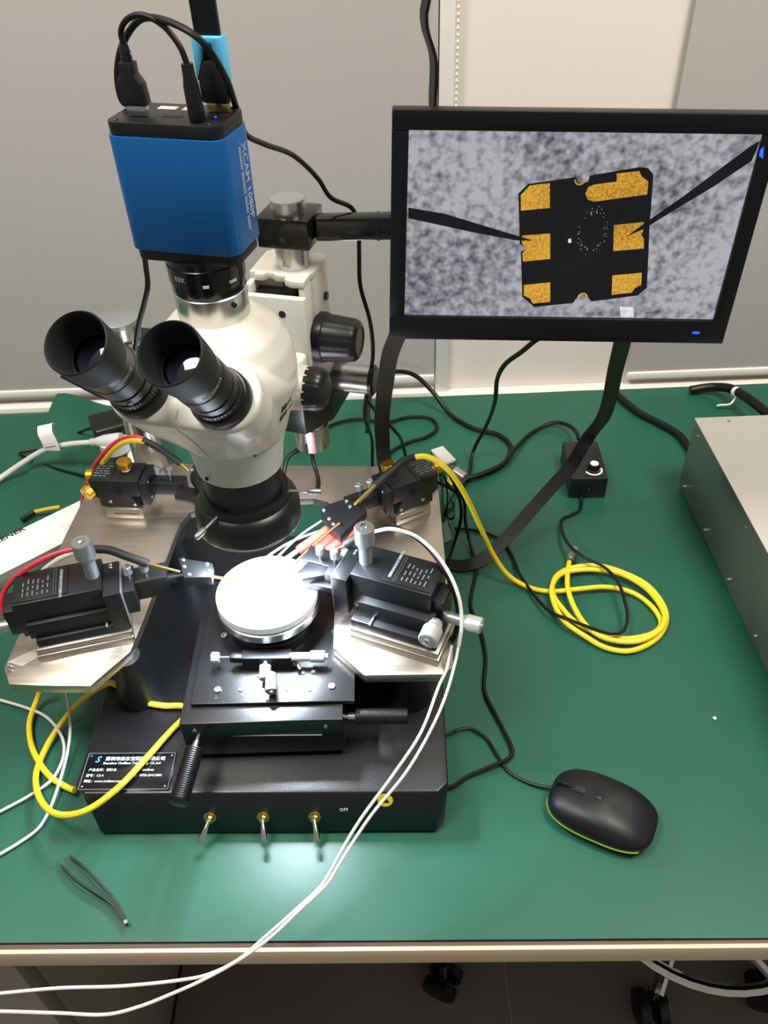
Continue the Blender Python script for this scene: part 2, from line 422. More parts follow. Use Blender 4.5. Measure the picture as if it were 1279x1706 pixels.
# toggle switches on the sloping front panel
FN = Vector((0, -.934, .358)); FT = Vector((0, .358, .934))
def fpt(x, z): return Vector((x, -.1735 + (z - .003) * (.0165 / .043), z))
for k, (x, dx) in enumerate(((-.0476, -.32), (.003, .14), (.0516, .18))):
    o_ = fpt(x, .0215)
    sw = MB().lathe([(0, .0062), (.0022, .0062), (.0022, .0048), (.005, .0048), (.005, .0042), (.0072, .0036)], o_ - FN * .0004, FN, 8).build('toggle_switch', 'brass', ps)
    st_ = o_ + FN * .006; d_ = Vector((dx, -.86, -.42)).normalized()
    MB().lathe([(0, .0018), (.005, .0021), (.016, .0033), (.0185, .0029), (.0195, .0016)], st_, d_, 14).build('lever', 'chrome', sw)
lettering('lettering', 'OFF', .0048, frame(fpt(.0793, .0275) + FN * .0002, (1, 0, 0), FT), 'print_white', ps, 'CENTER')
stk = MB().lathe([(0, .0072), (.0002, .0072)], fpt(.1185, .0375) + FN * .0001, FN, 28).build('warning_sticker', 'print_yellow', ps)
MB().prism([(-.0042, -.003), (.0042, -.003), (0, .0042)], 0, .0001, M=frame(fpt(.1185, .0375) + FN * .0003, (1, 0, 0), FT)).build('warning_symbol', 'print_dark', stk)
# stage
def wprism(name, xy, z0, z1, material, bev=.001, par=ps): return MB().prism([pl(*q) for q in xy], z0, z1, bev).build(name, material, par)
lo_ = wprism('lower_slide', [(-.197, .4615), (-.0455, .4600), (-.0455, .63), (-.195, .63)], BT + .008, .1042, 'black_satin', .0008)
wprism('slide_foot', [(-.188, .480), (-.056, .479), (-.056, .62), (-.186, .62)], BT, BT + .008, 'black_anodised')
for x, y in ((-.184, .4612), (-.062, .4600)):
    a, b = pl(x, y); screw(lo_, (a, b, .094), (0, -1, 0), .0022)
a, b = pl(-.121, .4606); MB().box((a - .062, b - .0006, .0825), (a + .055, b + .0006, .0830)).build('groove', 'grey_thimble', lo_); MB().box((a - .045, b - .0004, .0765), (a - .028, b + .0006, .0782)).build('slot', 'dark_hole', lo_)
up_ = wprism('stage_plate', [(-.1878, .4795), (-.0342, .4765), (-.0332, .64), (-.1868, .64)], .1045, .1095, 'black_satin', .0006)
for x, y, s_ in ((-.1643, .4945, .0036), (-.1421, .4941, .0026), (-.0558, .4935, .0036), (-.1193, .493, .0022), (-.0983, .492, .0022), (-.0767, .491, .0022), (-.126, .510, .0024), (-.074, .512, .0026), (-.084, .511, .0024), (-.166, .562, .0036), (-.055, .562, .0034)):
    a, b = pl(x, y); screw(up_, (a, b, .1095), (0, 0, 1), s_)
for x, y in ((-.1645, .4855), (-.116, .4800)):
    a, b = pl(x, y); MB().cyl((a, b, .1091), (a, b, .1097), .0016, n=10).build('screw_hole', 'dark_hole', up_)
# rotary stage micrometer drive
cx, cy = pl(-.1185, .576)
mc = MB().lathe([(0, .043), (.012, .043), (.014, .041), (.0275, .041)], (cx, cy, .1095), (0, 0, 1), 48).build('rotary_stage', 'black_anodised', ps)
by = pl(-.12, .521)[1]; bx = pl(-.118, .521)[0]
mt = MB().box((bx - .024, by - .005, .1095), (bx + .024, by + .007, .1275), .001).box((bx - .036, by - .0045, .1185), (bx - .022, by + .0045, .128), .003).build('micrometer_block', 'black_anodised', ps)
MB().lathe([(0, .005), (.001, .0056), (.0065, .0056), (.0075, .005)], (bx - .0535, by, .1235), (1, 0, 0), 20, knurl=-.0004, kn=2).build('lock_knob', 'white_thimble', mt)
MB().cyl((bx - .047, by, .1235), (bx - .034, by, .1235), .0013, n=10).build('rod', 'screw_steel', mt)
MB().lathe([(0, .0043), (.020, .0043), (.0202, .0058), (.033, .0058), (.034, .005), (.034, .003), (.037, .003)], (bx + .022, by, .1235), (1, 0, 0), 24).build('thimble', 'white_thimble', mt)
MB().lathe([(0, .0018), (.005, .0018), (.0052, .0056), (.018, .0056), (.019, .005)], (bx - .001, by - .004, .1225), (.05, -1, -.25), 18).build('clamp_knob', 'white_thimble', mt)
MB().lathe([(0, .0052), (.016, .0062), (.019, .0054), (.019, .0026), (.021, .0018)], (bx + .006, by - .020, .1225), (.12, -1, -.1), 18).build('spring_plunger', 'grey_thimble', mt)
MB().cyl((cx + .028, cy - .052, .118), (cx + .034, cy - .064, .1165), .0016, n=10).build('lock_pin', 'screw_steel', mc)
# chuck
ck = MB().lathe([(0, .047), (.001, .0505), (.0095, .0505), (.0105, .049)], (cx, cy, .137), (0, 0, 1), 72).build('chuck_ring', 'chuck_metal', ps)
MB().cyl((cx, cy, .147), (cx, cy, .1497), .0475, n=64).build('chuck_spacer', 'dark_hole', ps)
MB().lathe([(0, .0488), (.0008, .0500), (.0082, .0500), (.0088, .0495)], (cx, cy, .1494), (0, 0, 1), 72).build('chuck', 'ceramic_white', ps)
screw(ck, (cx + .033, cy - .038, .1432), (.033, -.038, 0), .0012)
screw(ck, (cx + .008, cy - .0498, .1432), (.008, -.0498, 0), .0009)
# drive handles, ribbed
def handle(p, d, L, r, stem):
    p = Vector(p); d = Vector(d).normalized(); prof = [(0, r * .8), (.0008, r)]
    n = int(L / .0022)
    for k in range(n): t = .001 + k * (L - .002) / n; prof += [(t, r), (t + (L - .002) / n * .5, r), (t + (L - .002) / n * .55, r * .9), (t + (L - .002) / n * .95, r * .9)]
    prof += [(L - .0006, r), (L, r * .8)]
    h = MB().lathe(prof, p, d, 24).build('drive_handle', 'black_plastic', ps)
    MB().lathe([(-stem, .0022), (-stem * .5, .0022), (-stem * .5, .0034), (0, .0034)], p, d, 12).build('shaft', 'screw_steel', h)
    return h
a, b = pl(-.0345, .4735); handle((a, b, .089), (1, -.005, 0), .050, .0076, .013)
a, b = pl(-.1835, .446); handle((a, b, .086), (-.09, -1, -.04), .053, .0088, .016)
# platen on four conical posts
wprism_pl = [(-.3735, .5235), (-.3625, .5035), (-.3330, .5005), (-.2835, .4975), (-.2540, .5380), (-.2490, .5800), (-.2360, .7250), (-.2270, .7470), (-.2010, .7610), (-.1450, .7655), (-.0840, .7640), (-.0660, .7560), (-.0560, .7380), (-.0545, .6080), (-.0548, .5330), (-.0243, .4975), (.0500, .4955), (.0600, .5040), (.0625, .5340), (.0650, .7005), (.0665, .8150), (-.0560, .8240), (-.3400, .8480), (-.3560, .8300), (-.3640, .7200), (-.3720, .5600)]
pt = wprism('platen', wprism_pl, .1085, .1195, 'steel', .0007)
for x, y in ((-.2620, .5420), (.0180, .5280), (-.2440, .7180), (.0200, .7180)):
    a, b = pl(x, y); MB().lathe([(0, .023), (.002, .023), (.050, .014), (.0625, .014)], (a, b, BT), (0, 0, 1), 28).build('platen_post', 'black_anodised', ps)
MB().prism([pl(-.372, .530), pl(-.338, .553), pl(-.330, .546), pl(-.356, .524)], .1197, .1203, .0001).build('adhesive_film', 'film', pt)
for x, y in ((-.366, .520), (-.369, .526)):
    a, b = pl(x, y); screw(pt, (a, b, .1195), (0, 0, 1), .003)
screw(ps, (*pl(.008, .507), BT + .001), (.25, -.3, 1), .0024)

# ================================================================== BOOM STAND
ms = rad(-16)
bs = thing('boom_stand', 'silver boom stand with upright column and horizontal arm behind the microscope', 'stand', (-.289, .852, 0), 0)
M_ = Matrix.Translation((-.122, .575, 0)) @ Matrix.Rotation(ms, 4, 'Z')
def ml(u, v, z): return M_ @ Vector((u, v, z))
MB().lathe([(.0, .062), (.012, .062), (.014, .058), (.022, .030), (.03, .028)], (-.289, .852, 0), (0, 0, 1), 40).build('foot', 'black_paint', bs, True)
MB().cyl((-.289, .852, .02), (-.289, .852, .312), .0235, n=40).build('column', 'aluminium', bs, True)
MB().lathe([(0, .0238), (.005, .0238), (.006, .022)], (-.289, .852, .312), (0, 0, 1), 40).build('column_cap', 'grey_thimble', bs, True)
MB().cyl(ml(-.235, .212, .279), ml(.057, .212, .279), .0155, n=32).build('boom', 'aluminium', bs, True)
MB().lathe([(0, .0165), (.004, .0165), (.006, .014)], ml(.057, .212, .279), M_.to_3x3() @ Vector((1, 0, 0)), 32).build('boom_cap', 'black_plastic', bs, True)
MB().box((-.027, -.027, -.018), (.027, .027, .015), .004, M=Matrix.Translation((-.289, .852, .279)) @ Matrix.Rotation(ms, 4, 'Z')).build('boom_clamp', 'black_paint', bs, True)
cl = MB().prism([(-.022, .148), (.004, .146), (.024, .180), (.026, .234), (-.024, .234)], .245, .303, .002)
c2 = MB(); c2.add([M_ @ v for v in cl.v], cl.f); c2.build('cross_clamp', 'black_paint', bs, True)
MB().cyl(ml(0, .172, .215), ml(0, .172, .482), .016, n=36).build('pole', 'aluminium', bs, True)
MB().cyl(ml(0, .172, .4815), ml(0, .172, .4828), .0152, n=36).build('pole_end', 'grey_thimble', bs, True)
MB().cyl(ml(0, .172, .2155), ml(0, .172, .243), .0185, n=36).build('pole_sleeve', 'aluminium', bs, True)
MB().box((-.0006, .152, .2152), (.0006, .156, .228), M=M_).build('sleeve_slot', 'dark_hole', bs, True)

# ================================================================== STEREO MICROSCOPE
sm = thing('stereo_microscope', 'white stereo microscope with two black eyepieces above the chuck', 'microscope', (-.122, .575, 0), ms)
def sect_loft(secs, n=40):
    vs, fs = [], []
    for z, cu_, cv_, hu, hv, ex in secs:
        for k in range(n):
            a = 2 * PI * k / n; c, s_ = math.cos(a), math.sin(a)
            vs.append((cu_ + hu * math.copysign(abs(c) ** (2 / ex), c), cv_ + hv * math.copysign(abs(s_) ** (2 / ex), s_), z))
    for i in range(len(secs) - 1):
        for k in range(n):
            k2 = (k + 1) % n; fs.append((i * n + k, i * n + k2, (i + 1) * n + k2, (i + 1) * n + k))
    fs.append(tuple(reversed(range(n)))); fs.append(tuple((len(secs) - 1) * n + k for k in range(n)))
    return vs, fs
EL = rad(51)
ax = Vector((0, -math.cos(EL), math.sin(EL))); BC = Vector((0, -.069, .430))
hd = MB()
hd.add(*sect_loft([(.385, 0, .004, .054, .050, 2.3), (.410, 0, .002, .0560, .0540, 2.4), (.428, 0, .002, .0530, .0520, 2.4), (.443, 0, .002, .046, .047, 2.3), (.453, 0, .002, .037, .038, 2.1), (.4585, 0, .002, .031, .032, 2)]))
# binocular housing: stadium lofted along the eyepiece axis, hulled down to the round barrel
nb = 48
yv = Vector((0, math.sin(EL), math.cos(EL)))
def stadium(t_, hl, r_, off=.0025):
    out = []
    for k in range(nb):
        a = 2 * PI * k / nb; c, s_ = math.cos(a), math.sin(a)
        out.append(BC + ax * t_ + yv * off + Vector((1, 0, 0)) * ((hl if c > 0 else -hl) + r_ * c) + yv * (r_ * s_))
    return out
secs = [stadium(-.060, .026, .026), stadium(-.030, .0310, .0272), stadium(-.003, .0322, .0272), stadium(0., .0322, .0255)]
vs, fs = [], []
for q_ in secs: vs += q_
for i in range(len(secs) - 1):
    for k in range(nb):
        k2 = (k + 1) % nb; fs.append((i * nb + k, i * nb + k2, (i + 1) * nb + k2, (i + 1) * nb + k))
fs.append(tuple(reversed(range(nb)))); fs.append(tuple((len(secs) - 1) * nb + k for k in range(nb)))
hd.add(vs, fs)
bmh = bmesh.new()
for p in stadium(-.004, .0318, .0255): bmh.verts.new(p)
for k in range(48):
    a = 2 * PI * k / 48
    bmh.verts.new((.0440 * math.cos(a), .0440 * math.sin(a), .3535)); bmh.verts.new((.0565 * math.cos(a), .004 + .052 * math.sin(a), .398))
bmesh.ops.convex_hull(bmh, input=bmh.verts[:])
for v in [v for v in bmh.verts if not v.link_faces]: bmh.verts.remove(v)
bmh.verts.index_update()
hd.add([v.co.copy() for v in bmh.verts], [[v.index for v in f.verts] for f in bmh.faces]); bmh.free()
hd.box((-.034, .02, .335), (.026, .119, .362), .004)
hd.lathe([(0, .021), (.030, .017)], (.036, .040, .375), (1, 0, 0), 24)
hd.lathe([(0, .021), (.030, .017)], (-.036, .040, .375), (-1, 0, 0), 24)
ho = hd.build('head', 'scope_white', sm)
r_ = ho.modifiers.new('remesh', 'REMESH'); r_.mode = 'VOXEL'; r_.voxel_size = .0014; r_.use_smooth_shade = True
s_ = ho.modifiers.new('smooth', 'SMOOTH'); s_.factor = .5; s_.iterations = 12
dg = bpy.context.evaluated_depsgraph_get(); dg.update()
hm = bpy.data.meshes.new_from_object(ho.evaluated_get(dg)); ho.modifiers.clear(); ho.data = hm; hm.name = 'head'
hm.polygons.foreach_set('use_smooth', [True] * len(hm.polygons))
if not hm.materials: hm.materials.append(MATS['scope_white'])
MB().lathe([(0, .0355), (.0015, .0370), (.020, .0395), (.033, .0425), (.036, .0430)], (0, 0, .318), (0, 0, 1), 64).build('objective_barrel', 'scope_grey', sm)
screw(sm, (-.012, -.0388, .328), (-.012, -.0388, 0), .0018, 'set_screw', 'dark_hole')
screw(sm, (.030, -.0300, .352), (.03, -.03, 0), .0014, 'set_screw', 'dark_hole')
MB().lathe([(0, .0335), (.028, .0345), (.032, .0345)], (0, 0, .2875), (0, 0, 1), 56).build('objective_lens_mount', 'black_anodised', sm)
# eyepieces
for sgn in (-1, 1):
    b0 = BC + Vector((sgn * .0318, 0, 0)) - ax * .001
    ep = MB().lathe([(0, .0222), (.009, .0220), (.011, .0208), (.0112, .0192), (.019, .0192), (.0192, .0180), (.0215, .0180), (.0217, .0188), (.029, .0188), (.0292, .0178), (.032, .0178), (.0322, .0190), (.046, .0190), (.0465, .0186), (.055, .0186), (.063, .0196)], b0, ax, 56).build('eyepiece', 'black_anodised', sm)
    MB().lathe([(.0605, .0197), (.066, .0203), (.0865, .0215), (.0885, .0215), (.0895, .0207), (.0885, .0199), (.080, .0192), (.068, .0178), (.0650, .0172)], b0, ax, 56, caps=False).build('eyecup', 'black_rubber', ep)
    MB().lathe([(.0660, .0178), (.0665, .0155), (.0658, .0150)], b0, ax, 48, caps=False).build('retaining_ring', 'dark_hole', ep)
    MB().lathe([(.0635, .0162), (.0640, .0155), (.0650, .010), (.0655, .005), (.0656, .0005)], b0, ax, 40).build('lens', 'lens_glass', ep)
    MB().lathe([(.0115, .0192), (.0120, .0196), (.0185, .0196), (.0190, .0192)], b0, ax, 96, False, knurl=-.0006, kn=2).build('knurled_ring', 'black_anodised', ep)
    if sgn < 0: screw(ep, b0 + ax * .025 + Vector((.4, -.62, -.62)).normalized() * .0187, (.4, -.62, -.62), .0022, 'set_screw')
    # text wrapped round the barrel, reading along the ring
    xd = Vector((1, 0, 0)); zd = ax; 
    fr = Matrix((xd, ax, xd.cross(ax))).transposed().to_4x4()
    rot = Matrix.Rotation(rad(62), 4, 'Y')
    fr = Matrix.Translation(b0 + ax * .0515) @ fr @ rot
    lettering('lettering', 'WF20X/10', .0042, fr, 'print_grey', ep, 'CENTER', cyl=.01865)
# trinocular port
MB().lathe([(0, .0262), (.001, .0268), (.021, .0268), (.022, .0258)], (0, .002, .4575), (0, 0, 1), 64).build('trinocular_ring', 'aluminium', sm)
screw(sm, (.024, -.0115, .4730), (.9, -.43, 0), .0019, 'set_screw', 'dark_hole')
# zoom knobs
for sgn in (-1, 1):
    MB().lathe([(0, .016), (.001, .0185), (.013, .0185), (.0165, .0178), (.0195, .0165), (.022, .013), (.0225, .006)], (sgn * .048, .040, .375), (sgn, 0, 0), 96, knurl=-.0004, kn=6).build('zoom_knob', 'black_plastic', sm)
def on_head(u, v, z):
    ok, p, n_, _ = ho.ray_cast(Vector((u + .2, v, z)), Vector((-1, 0, 0))); return (p, n_) if ok else (Vector((u, v, z)), Vector((1, 0, 0)))
for txt, zz, size in (('Motic', .3905, .0085), ('SMZ-161', .3815, .0068)):
    pa, na = on_head(0, -.018, zz); pb, nb_ = on_head(0, .010, zz); n_ = (na + nb_).normalized(); xd_ = (pb - pa).normalized()
    lettering('lettering', txt, size, frame(pa + n_ * .0006, xd_, n_.cross(xd_)), 'print_dark', sm, bold=.00004, depth=.0004)
seam = []
for k in range(16):
    zz = .357 + k * .0044; ok, p, n_, _ = ho.ray_cast(Vector((0, -.3, zz)), Vector((0, 1, 0)))
    if ok: seam.append(p + n_ * .0001)
MB().sweep(seam, .0004, 6, straight=True).build('seam', 'print_grey', sm)
# focus mount
fp = MB().box((-.040, .118, .338), (.027, .1255, .4135), .0012).build('focus_plate', 'scope_grey', sm)
MB().cyl((.005, .1176, .398), (.005, .1182, .398), .0034, n=20).build('screw_hole', 'dark_hole', fp)
fm_ = MB().prism([(-.037, .1520), (-.030, .1520), (-.030, .1470), (-.022, .1470), (-.019, .152), (-.014, .152), (-.010, .1480), (.001, .1480), (.001, .1415), (.008, .1380), (.0205, .1380), (.0205, .157), (.0230, .160), (.0230, .196), (.018, .2020), (-.032, .2020), (-.037, .197)], .4140, .4205, .0006).build('focus_mount', 'scope_white', sm)
MB().box((.0145, .1385, .305), (.0205, .158, .4138), .001).build('rack_guide', 'scope_white', fm_)
MB().box((-.037, .1385, .305), (-.031, .158, .4138), .001).build('rack_guide', 'scope_white', fm_)
MB().prism([(-.037, .158), (.0215, .158), (.0230, .162), (.0230, .196), (.018, .2020), (-.032, .2020), (-.037, .197)], .303, .4138, .0006).build('sleeve_housing', 'scope_white', fm_)
MB().box((-.0305, .1262, .33), (.014, .1575, .405), .001).build('rack', 'black_plastic', fm_)
MB().cyl((0.0232, .186, .385), (.0255, .186, .385), .004, n=16).build('lock_screw', 'black_plastic', fm_)
for sgn in (1, -1):
    o_ = .0205 if sgn > 0 else -.037
    kb = MB().lathe([(0, .020), (.001, .0245), (.009, .0245), (.0098, .0235)], (o_, .162, .3535), (sgn, 0, 0), 60).build('focus_knob', 'black_plastic', fm_)
    MB().lathe([(.0095, .0232), (.036, .0208), (.040, .0195), (.0425, .0165), (.0428, .014), (.0420, .0135)], (o_, .162, .3535), (sgn, 0, 0), 72, knurl=-.0006, kn=6).build('knob_grip', 'black_plastic', kb)

# ================================================================== LED RING LIGHT
rl_ = thing('ring_light', 'round black LED ring light clamped under the microscope nose', 'ring light', (-.122, .575, .256), ms)
MB().lathe([(.0, .0352), (.0, .0362), (.004, .0365), (.004, .0445), (.0008, .0450), (.001, .0462), (.003, .0468), (.016, .0468), (.021, .0455), (.025, .0425), (.0265, .0400), (.0335, .0393), (.0345, .0385), (.0345, .0350), (.028, .0348), (.020, .0348), (.008, .0350), (.0, .0352)], (0, 0, 0), (0, 0, 1), 64, False).build('housing', 'black_plastic', rl_)
MB().lathe([(.0, .0366), (.0, .0444)], (0, 0, .0034), (0, 0, 1), 64, False).build('led_array', 'led_white', rl_)
MB().lathe([(0, .0452), (0, .0470), (.0018, .0470), (.0018, .0452), (0, .0452)], (0, 0, 0), (0, 0, 1), 64, False).build('lens_rim', 'chuck_metal', rl_)
for a in (238, 358, 118):
    d = Vector((math.cos(rad(a + 16)), math.sin(rad(a + 16)), 0)); d2 = (d + Vector((0, 0, -.05))).normalized()
    ts = MB().cyl(d * .0375 + Vector((0, 0, .0295)), d * .0375 + Vector((0, 0, .0295)) + d2 * .020, .0014, n=10).build('thumb_screw', 'screw_steel', rl_)
    MB().lathe([(0, .0018), (.001, .0027), (.011, .0027), (.012, .002)], d * .0375 + Vector((0, 0, .0295)) + d2 * .018, d2, 14).build('grip', 'satin_silver', ts)

# ================================================================== CAMERA ON TOP
mcam = thing('microscope_camera', 'blue box camera with black end plates on the microscope port', 'camera', (-.1242, .5755, .479), ms)
Z0 = .479
def rsq(h, r, n=6):
    out = []
    for sx, sy, a0 in ((1, -1, -90), (1, 1, 0), (-1, 1, 90), (-1, -1, 180)):
        for k in range(n + 1):
            a = rad(a0 + 90 * k / n); out.append((sx * (h - r) + r * math.cos(a), sy * (h - r) + r * math.sin(a)))
    return out
HU, HV = .0405, .0236
def rrect(hu, hv, r, n=6):
    out = []
    for sx, sy, a0 in ((1, -1, -90), (1, 1, 0), (-1, 1, 90), (-1, -1, 180)):
        for k in range(n + 1):
            a = rad(a0 + 90 * k / n); out.append((sx * (hu - r) + r * math.cos(a), sy * (hv - r) + r * math.sin(a)))
    return out
MB().prism(rrect(HU, HV, .009), .515 - Z0, .590 - Z0, .0006).build('housing', 'blue_anodised', mcam)
MB().prism(rrect(HU - .002, HV - .002, .008), .507 - Z0, .515 - Z0, .0008).build('bottom_plate', 'black_plastic', mcam)
tp = MB().prism(rrect(HU - .001, HV - .001, .0085), .590 - Z0, .5985 - Z0, .0010).build('top_plate', 'black_plastic', mcam)
cp = MB().lathe([(0, .0262), (.001, .0268), (.009, .0270), (.0095, .0278), (.022, .0280), (.0225, .0272), (.0275, .0268), (.0285, .022)], (.0022, .0021, .0005), (0, 0, 1), 72).build('coupler', 'black_gloss', mcam)
lettering('lettering', '0.5X', .0048, Matrix.Translation((.0022, .0021, .0165)) @ frame((0, 0, 0), (1, 0, 0), (0, 0, 1)) @ Matrix.Rotation(rad(-18), 4, 'Y'), 'print_grey', cp, 'CENTER', cyl=.0281)
mk = MB()
for a in (20, 24, 60, 64, 68): mk.box((-.0012, -.0283, .0115), (.0012, -.0278, .0135), M=Matrix.Translation((.0022, .0021, 0)) @ Matrix.Rotation(rad(a), 4, 'Z'))
mk.build('index_mark', 'print_white', cp)
TZ = .5985 - Z0
for n_, x, y, sx, sy in (('usb_port', -.010, .011, .0065, .0030), ('usb_port', .0075, .011, .0065, .0030)):
    pt_ = MB().box((x - sx, y - sy, TZ - .0005), (x + sx, y + sy, TZ + .0004), .0002).build(n_, 'white_plastic', tp)
MB().box((-.006, -.008, TZ - .0005), (.008, -.004, TZ + .0003)).build('card_slot', 'dark_hole', tp)
MB().lathe([(0, .0008), (.0006, .0008)], (.030, -.004, TZ), (0, 0, 1), 10).build('status_led', 'led_tape_glow', tp)
for sx in (-1, 1):
    for sy in (-1, 1): screw(tp, (sx * .0325, sy * .018, TZ), (0, 0, 1), .0016, 'screw', 'black_gloss')
fr = frame((HU + .0001, .009, .580 - Z0), (0, 0, -1), (0, 1, 0))
lettering('lettering', 'XCAM 1080P', .0088, fr, 'print_grey', mcam, bold=.0001)
MB().box((HU - .0003, .0035, .523 - Z0), (HU + .0002, .0040, .582 - Z0)).build('rule_line', 'print_grey', mcam)
dl = MB()
for k in range(34):
    if k in (6, 14, 24): continue
    dl.box((HU - .0003, .0002, .5255 - Z0 + k * .0016), (HU + .0002, .0026, .5265 - Z0 + k * .0016))
dl.build('small_print', 'print_grey', mcam)

# camera plugs and their leads
def mlc(u, v, z): return ml(u, v, z)
CT = .5990
usb = thing('usb_cable', 'black USB plug and short lead looping over the blue camera', 'cable', ml(-.0235, -.008, CT), ms)
MB().box((-.0065, -.0025, 0), (.0065, .0025, .007), .0004).build('plug_shell', 'aluminium', usb)
MB().prism([(-.0088, .006), (.0088, .006), (.0076, .019), (.0040, .024), (.0040, .031), (-.0050, .031), (-.0050, .024), (-.0088, .020)], -.0045, .0045, .0012, M=Matrix(((1, 0, 0, 0), (0, 0, -1, 0), (0, 1, 0, 0), (0, 0, 0, 1)))).build('plug_grip', 'black_plastic', usb)
MB().lathe([(0, .0036), (.003, .0036), (.0032, .003), (.0045, .003), (.0047, .0034), (.009, .0026)], (-.0005, 0, .031), (0, 0, 1), 16).build('strain_relief', 'black_plastic', usb)
DC = ml(.0195, -.0130, CT)
dcp = MB().lathe([(0, .0048), (.001, .0052), (.020, .0048), (.024, .0040), (.032, .0036)], DC, (-.03, .01, 1), 18)
dcp.build('barrel_plug', 'black_plastic', usb, True)
MB().sweep([ml(-.0240, -.008, CT + .038), ml(-.0240, -.008, CT + .047), ml(-.018, -.009, CT + .0535), ml(-.007, -.010, CT + .0565), ml(.006, -.011, CT + .0515), ml(.0155, -.0125, CT + .041), ml(.0186, -.0127, CT + .031)], .0018, 10).build('lead', 'black_cable', usb, True)
hd_ = thing('hdmi_cable', 'flat black HDMI cable with light blue plug rising from the camera', 'cable', ml(.0250, .0085, CT), ms)
MB().box((-.0072, -.0023, 0), (.0072, .0023, .006), .0004).build('plug_shell', 'brass', hd_)
MB().box((-.0095, -.0050, .005), (.0095, .0050, .030), .0022).build('plug_grip', 'black_plastic', hd_)
MB().prism([(-.0098, .043), (-.0098, .018), (-.006, .026), (-.003, .039), (.003, .039), (.006, .026), (.0098, .018), (.0098, .043)], -.0053, .0053, .001, M=Matrix(((1, 0, 0, 0), (0, 0, -1, 0), (0, 1, 0, 0), (0, 0, 0, 1)))).build('plug_clip', 'light_blue', hd_)
wd = M_.to_3x3() @ Vector((1, 0, 0))
MB().ribbon([ml(.0250, .0085, CT + .030), ml(.0245, .0085, CT + .06), ml(.022, .012, CT + .11), ml(.03, .03, CT + .19), (.02, .66, .82), (.10, .72, .78), (0.0451,0.73,0.6231), (0.0527,0.73,0.5899), (0.0531,0.73,0.55), (.068, .728, .50)],
            [wd, wd, wd, wd, Vector((.5, -.8, 0)), Vector((.2, -1, 0)), Vector((.2, -1, 0)), Vector((.2, -1, 0)), Vector((.2, -1, 0)), Vector((.2, -1, 0))], .0165, .0026).build('flat_lead', 'black_cable', hd_, True)

# ================================================================== MONITOR ARM + MONITOR
ma = thing('monitor_mount', 'black clamp and square bar holding the monitor to the silver pole', 'monitor mount', ml(0, .172, .447), 0)
cl = MB().box((-.024, .150, .4445), (.0245, .194, .4715), .0015); cl.box((-.027, .158, .450), (-.0235, .186, .466), .001)
c2 = MB(); c2.add([M_ @ v for v in cl.v], cl.f); c2.build('clamp', 'black_gloss', ma, True)
a0 = ml(.0246, .172, .458); a1 = Vector((.150, .722, .459)); dd = (a1 - a0); L_ = dd.length
Mb = frame(a0, dd, (0, 0, 1))
MB().box((0, -.0105, -.008), (L_, .0105, .008), .0022, M=Mb).build('bar', 'black_gloss', ma, True)
MB().box((.055, -.0108, -.0083), (.057, .0108, .0083), .001, M=Mb).build('bar_joint', 'black_plastic', ma, True)
MB().box((a1.x - .035, .7045, a1.z - .036), (a1.x + .035, .712, a1.z + .036), .002).build('mounting_plate', 'black_plastic', ma, True)

mo = bpy.data.objects.new('monitor', None); COL.objects.link(mo)
yw, tl, r2 = rad(2.4), rad(3.0), rad(-2.05)
rr = Vector((math.cos(yw), -math.sin(yw), 0)); n0 = Vector((-math.sin(yw), -math.cos(yw), 0)); uu = Vector((0, 0, 1)) * math.cos(tl) - n0 * math.sin(tl)
x_ = rr * math.cos(r2) + uu * math.sin(r2); y_ = uu * math.cos(r2) - rr * math.sin(r2)
mo.matrix_basis = frame((.1665, .684, .466), x_, y_)
tag(mo, 'black widescreen monitor showing gold pads of a chip and two probe tips', 'monitor')
BX, BY0, BY1 = .1520, -.1000, .0935; SX, SY = .1385, .0785
bz = MB()
bz.box((-BX, SY, -.012), (BX, BY1, .004), .0015); bz.box((-BX, BY0, -.012), (BX, -SY + .001, .004), .0015)
bz.box((-BX, -SY, -.012), (-SX, SY, .0039), .001); bz.box((SX, -SY, -.012), (BX, SY, .0039), .001)
bz.build('bezel', 'bezel_black', mo)
MB().box((-BX + .002, BY0 + .002, -.024), (BX - .002, BY1 - .002, -.0105), .004).build('back_cover', 'black_plastic', mo)
MB().box((-.018 + .14, BY0 + .010, .0038), (-.012 + .14, BY0 + .012, .0044)).build('power_led', 'led_tape_glow', mo)
